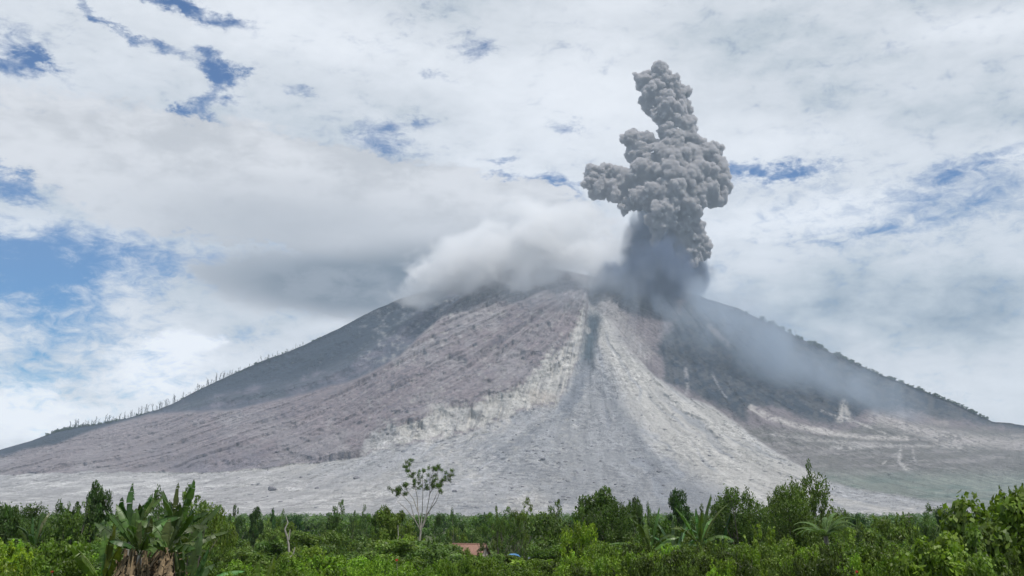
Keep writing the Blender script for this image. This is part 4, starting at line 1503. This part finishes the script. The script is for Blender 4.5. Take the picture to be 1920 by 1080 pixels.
def plume_mesh():
    r = np.random.default_rng(12)
    I2, F2 = ico(2)
    I1, F1 = ico(2)
    sph = []
    for u, v, rad, dd in PLUME:
        y = DP + dd * 2.75
        c = np.array(P(u, v, y))
        R0 = rad * 2.75 * .84
        lvl0 = (c, R0)
        sph.append(lvl0)
        n1 = int(9 + rad * .45)
        for _ in range(n1):
            d = r.normal(size=3)
            d /= np.linalg.norm(d)
            if d[1] > .5: d[1] *= -1
            r1 = max(R0 * r.choice([.24, .30, .38, .52]) * r.uniform(.9, 1.1), 10)
            c1 = c + d * (R0 * r.uniform(.78, .98))
            sph.append((c1, r1))
            for _ in range(4):
                e = r.normal(size=3)
                e /= np.linalg.norm(e)
                if e @ d < -.1: e = -e
                r2 = max(r1 * r.uniform(.34, .55), 8)
                sph.append((c1 + e * r1 * .88, r2))
    V, Fc, off = [], [], 0
    for c, rad in sph:
        V.append(I2 * rad + c)
        Fc.append(F2 + off)
        off += len(I2)
    me = mesh_np('plume_raw', np.concatenate(V), np.concatenate(Fc))
    o = bpy.data.objects.new('plume_raw', me)
    col.objects.link(o)
    rm = o.modifiers.new('r', 'REMESH')
    rm.mode = 'VOXEL'
    rm.voxel_size = 4.2
    sm = o.modifiers.new('s', 'SMOOTH')
    sm.factor = .5
    sm.iterations = 1
    tx = bpy.data.textures.new('pl', 'CLOUDS')
    tx.noise_scale = 24
    tx.noise_depth = 4
    dm = o.modifiers.new('d', 'DISPLACE')
    dm.texture = tx
    dm.texture_coords = 'GLOBAL'
    dm.strength = 19
    dm.mid_level = .5
    for sc_, st_ in ((75, 18), (10, 5)):
        tx2 = bpy.data.textures.new('pl2', 'CLOUDS')
        tx2.noise_scale = sc_
        tx2.noise_depth = 2
        d2 = o.modifiers.new('d2', 'DISPLACE')
        d2.texture = tx2
        d2.texture_coords = 'GLOBAL'
        d2.strength = st_
        d2.mid_level = .5
    dg = bpy.context.evaluated_depsgraph_get()
    me2 = bpy.data.meshes.new_from_object(o.evaluated_get(dg))
    bpy.data.objects.remove(o)
    me2.name = 'billow_column'
    me2.polygons.foreach_set('use_smooth', np.ones(len(me2.polygons), dtype=bool))
    return me2


def sphere_mesh(name, mat, sub=3):
    V, Fc = ico(sub)
    return mesh_np(name, V, Fc, mat)


def soft_density(scale, thr, gain, fall, seed=0, zs=1.0, contrast=1.0):
    """density that fades towards the unit sphere's surface, broken up by noise in world space"""
    def f(t, density):
        tcn = t.new('ShaderNodeTexCoord').outputs['Object']
        ln = t.vmath('LENGTH', tcn).outputs['Value']
        pos = t.new('ShaderNodeNewGeometry').outputs['Position']
        n = t.noise(t.mapping(pos, loc=(seed * 371.0, seed * 97.0, 0), scale=(1, 1, zs)), scale, 5, .58, .35)
        a = t.math('MULTIPLY', t.math('SUBTRACT', 1.0, ln), fall)
        b = t.math('MULTIPLY_ADD', t.math('SUBTRACT', n.outputs[0], .5), gain, a)
        b = t.math('SUBTRACT', b, thr)
        b = t.math('MINIMUM', t.math('MAXIMUM', b, 0.0), 1.0)
        edge = t.smooth(ln, 1.0, .8)
        return t.math('MULTIPLY', t.math('MULTIPLY', b, edge), density)
    return f


M_plume = vol_mat('ash_volume', (.67, .655, .66), .15)
base_pl = Vector(P(1225, 560, DP))
plume = empty('ash_plume', base_pl)
pm = plume_mesh()
pm.materials.clear()
pm.materials.append(M_plume)
bc = link('billow', pm, plume)
bc.location = -base_pl
tag(plume, 'towering dark grey ash plume with billowing cauliflower edges rising from the crater', 'ash plume')


def puff(name, u, v, y, ru, rv, ry, mat, parent=None, tilt=0.0):
    c = Vector(P(u, v, y))
    k = y / F
    o = link(name, sphere_mesh(name, mat), parent)
    o.location = c if parent is None else c - parent.location
    o.scale = (ru * k, ry, rv * k)
    o.rotation_euler = (0, tilt, 0)
    return o


M_shaded_fall = vol_mat('shaded_falling_ash', (.27, .33, .44), .028, hetero=soft_density(.010, .75, 5.0, 3.2, 1, .4), step=.3)  # thin falling ash; the plume's shadow over it is put into this dark colour
puff('shaded_falling_ash', 1225, 470, DP + 60, 78, 125, 240, M_shaded_fall, plume)
puff('shaded_falling_ash', 1200, 530, DP - 20, 125, 62, 260, M_shaded_fall, plume)
puff('shaded_falling_ash', 1295, 520, DP + 70, 62, 62, 180, M_shaded_fall, plume)
M_shaded_core = vol_mat('shaded_ash_core', (.18, .23, .34), .014, hetero=soft_density(.009, .95, 6.5, 3.4, 4, .45), step=.3)  # darker puff added at the column's foot, shade put into its blue-grey colour
puff('shaded_falling_ash', 1240, 515, DP - 220, 110, 100, 190, M_shaded_core, plume)
M_drift = vol_mat('drifting_ash', (.58, .66, .76), .0042, hetero=soft_density(.004, .40, 5.0, 1.8, 2, .7), step=.4)
M_dust = vol_mat('thin_dust', (.64, .68, .74), .0022, hetero=soft_density(.006, .5, 5.0, 2.0, 5, .7), step=.4)
puff('ash_veil', 1080, 545, DP - 380, 190, 75, 220, M_dust, plume)
puff('ash_veil', 1340, 570, DP - 380, 120, 70, 200, M_drift, plume)
puff('ash_veil', 1450, 670, DP - 600, 380, 125, 260, M_drift, plume, R(28))

M_cloud = vol_mat('cloud_volume', (.965, .965, .97), .0095, hetero=soft_density(.0048, .55, 6.5, 3.6, 3, 1.3), step=.3)
for (u, v, dy, ru, rv, ry, tl, lab) in ((1040, 452, -100, 190, 112, 170, 12, 'pale low cloud touching the left edge of the ash plume'),
                                    (925, 488, -150, 215, 88, 190, -8, 'pale low cloud lying over the top of the summit'),
                                    (850, 520, -120, 150, 56, 190, -18, 'low cloud draped over the left shoulder of the summit')):
    tag(puff('summit_cloud', u, v, DP + dy, ru, rv, ry, M_cloud, None, R(tl)), lab, 'cloud', 'low clouds around the summit')

# ------------------------------------------------------------------ haze
hm = vol_mat('haze_air', (.68, .82, 1.0), 0.000045)
V, Fc = box(-8200, 8200, -1200, 9200, -40, 2620)
hz = link('haze', mesh_np('haze', V, Fc, hm))
tag(hz, kind='stuff')
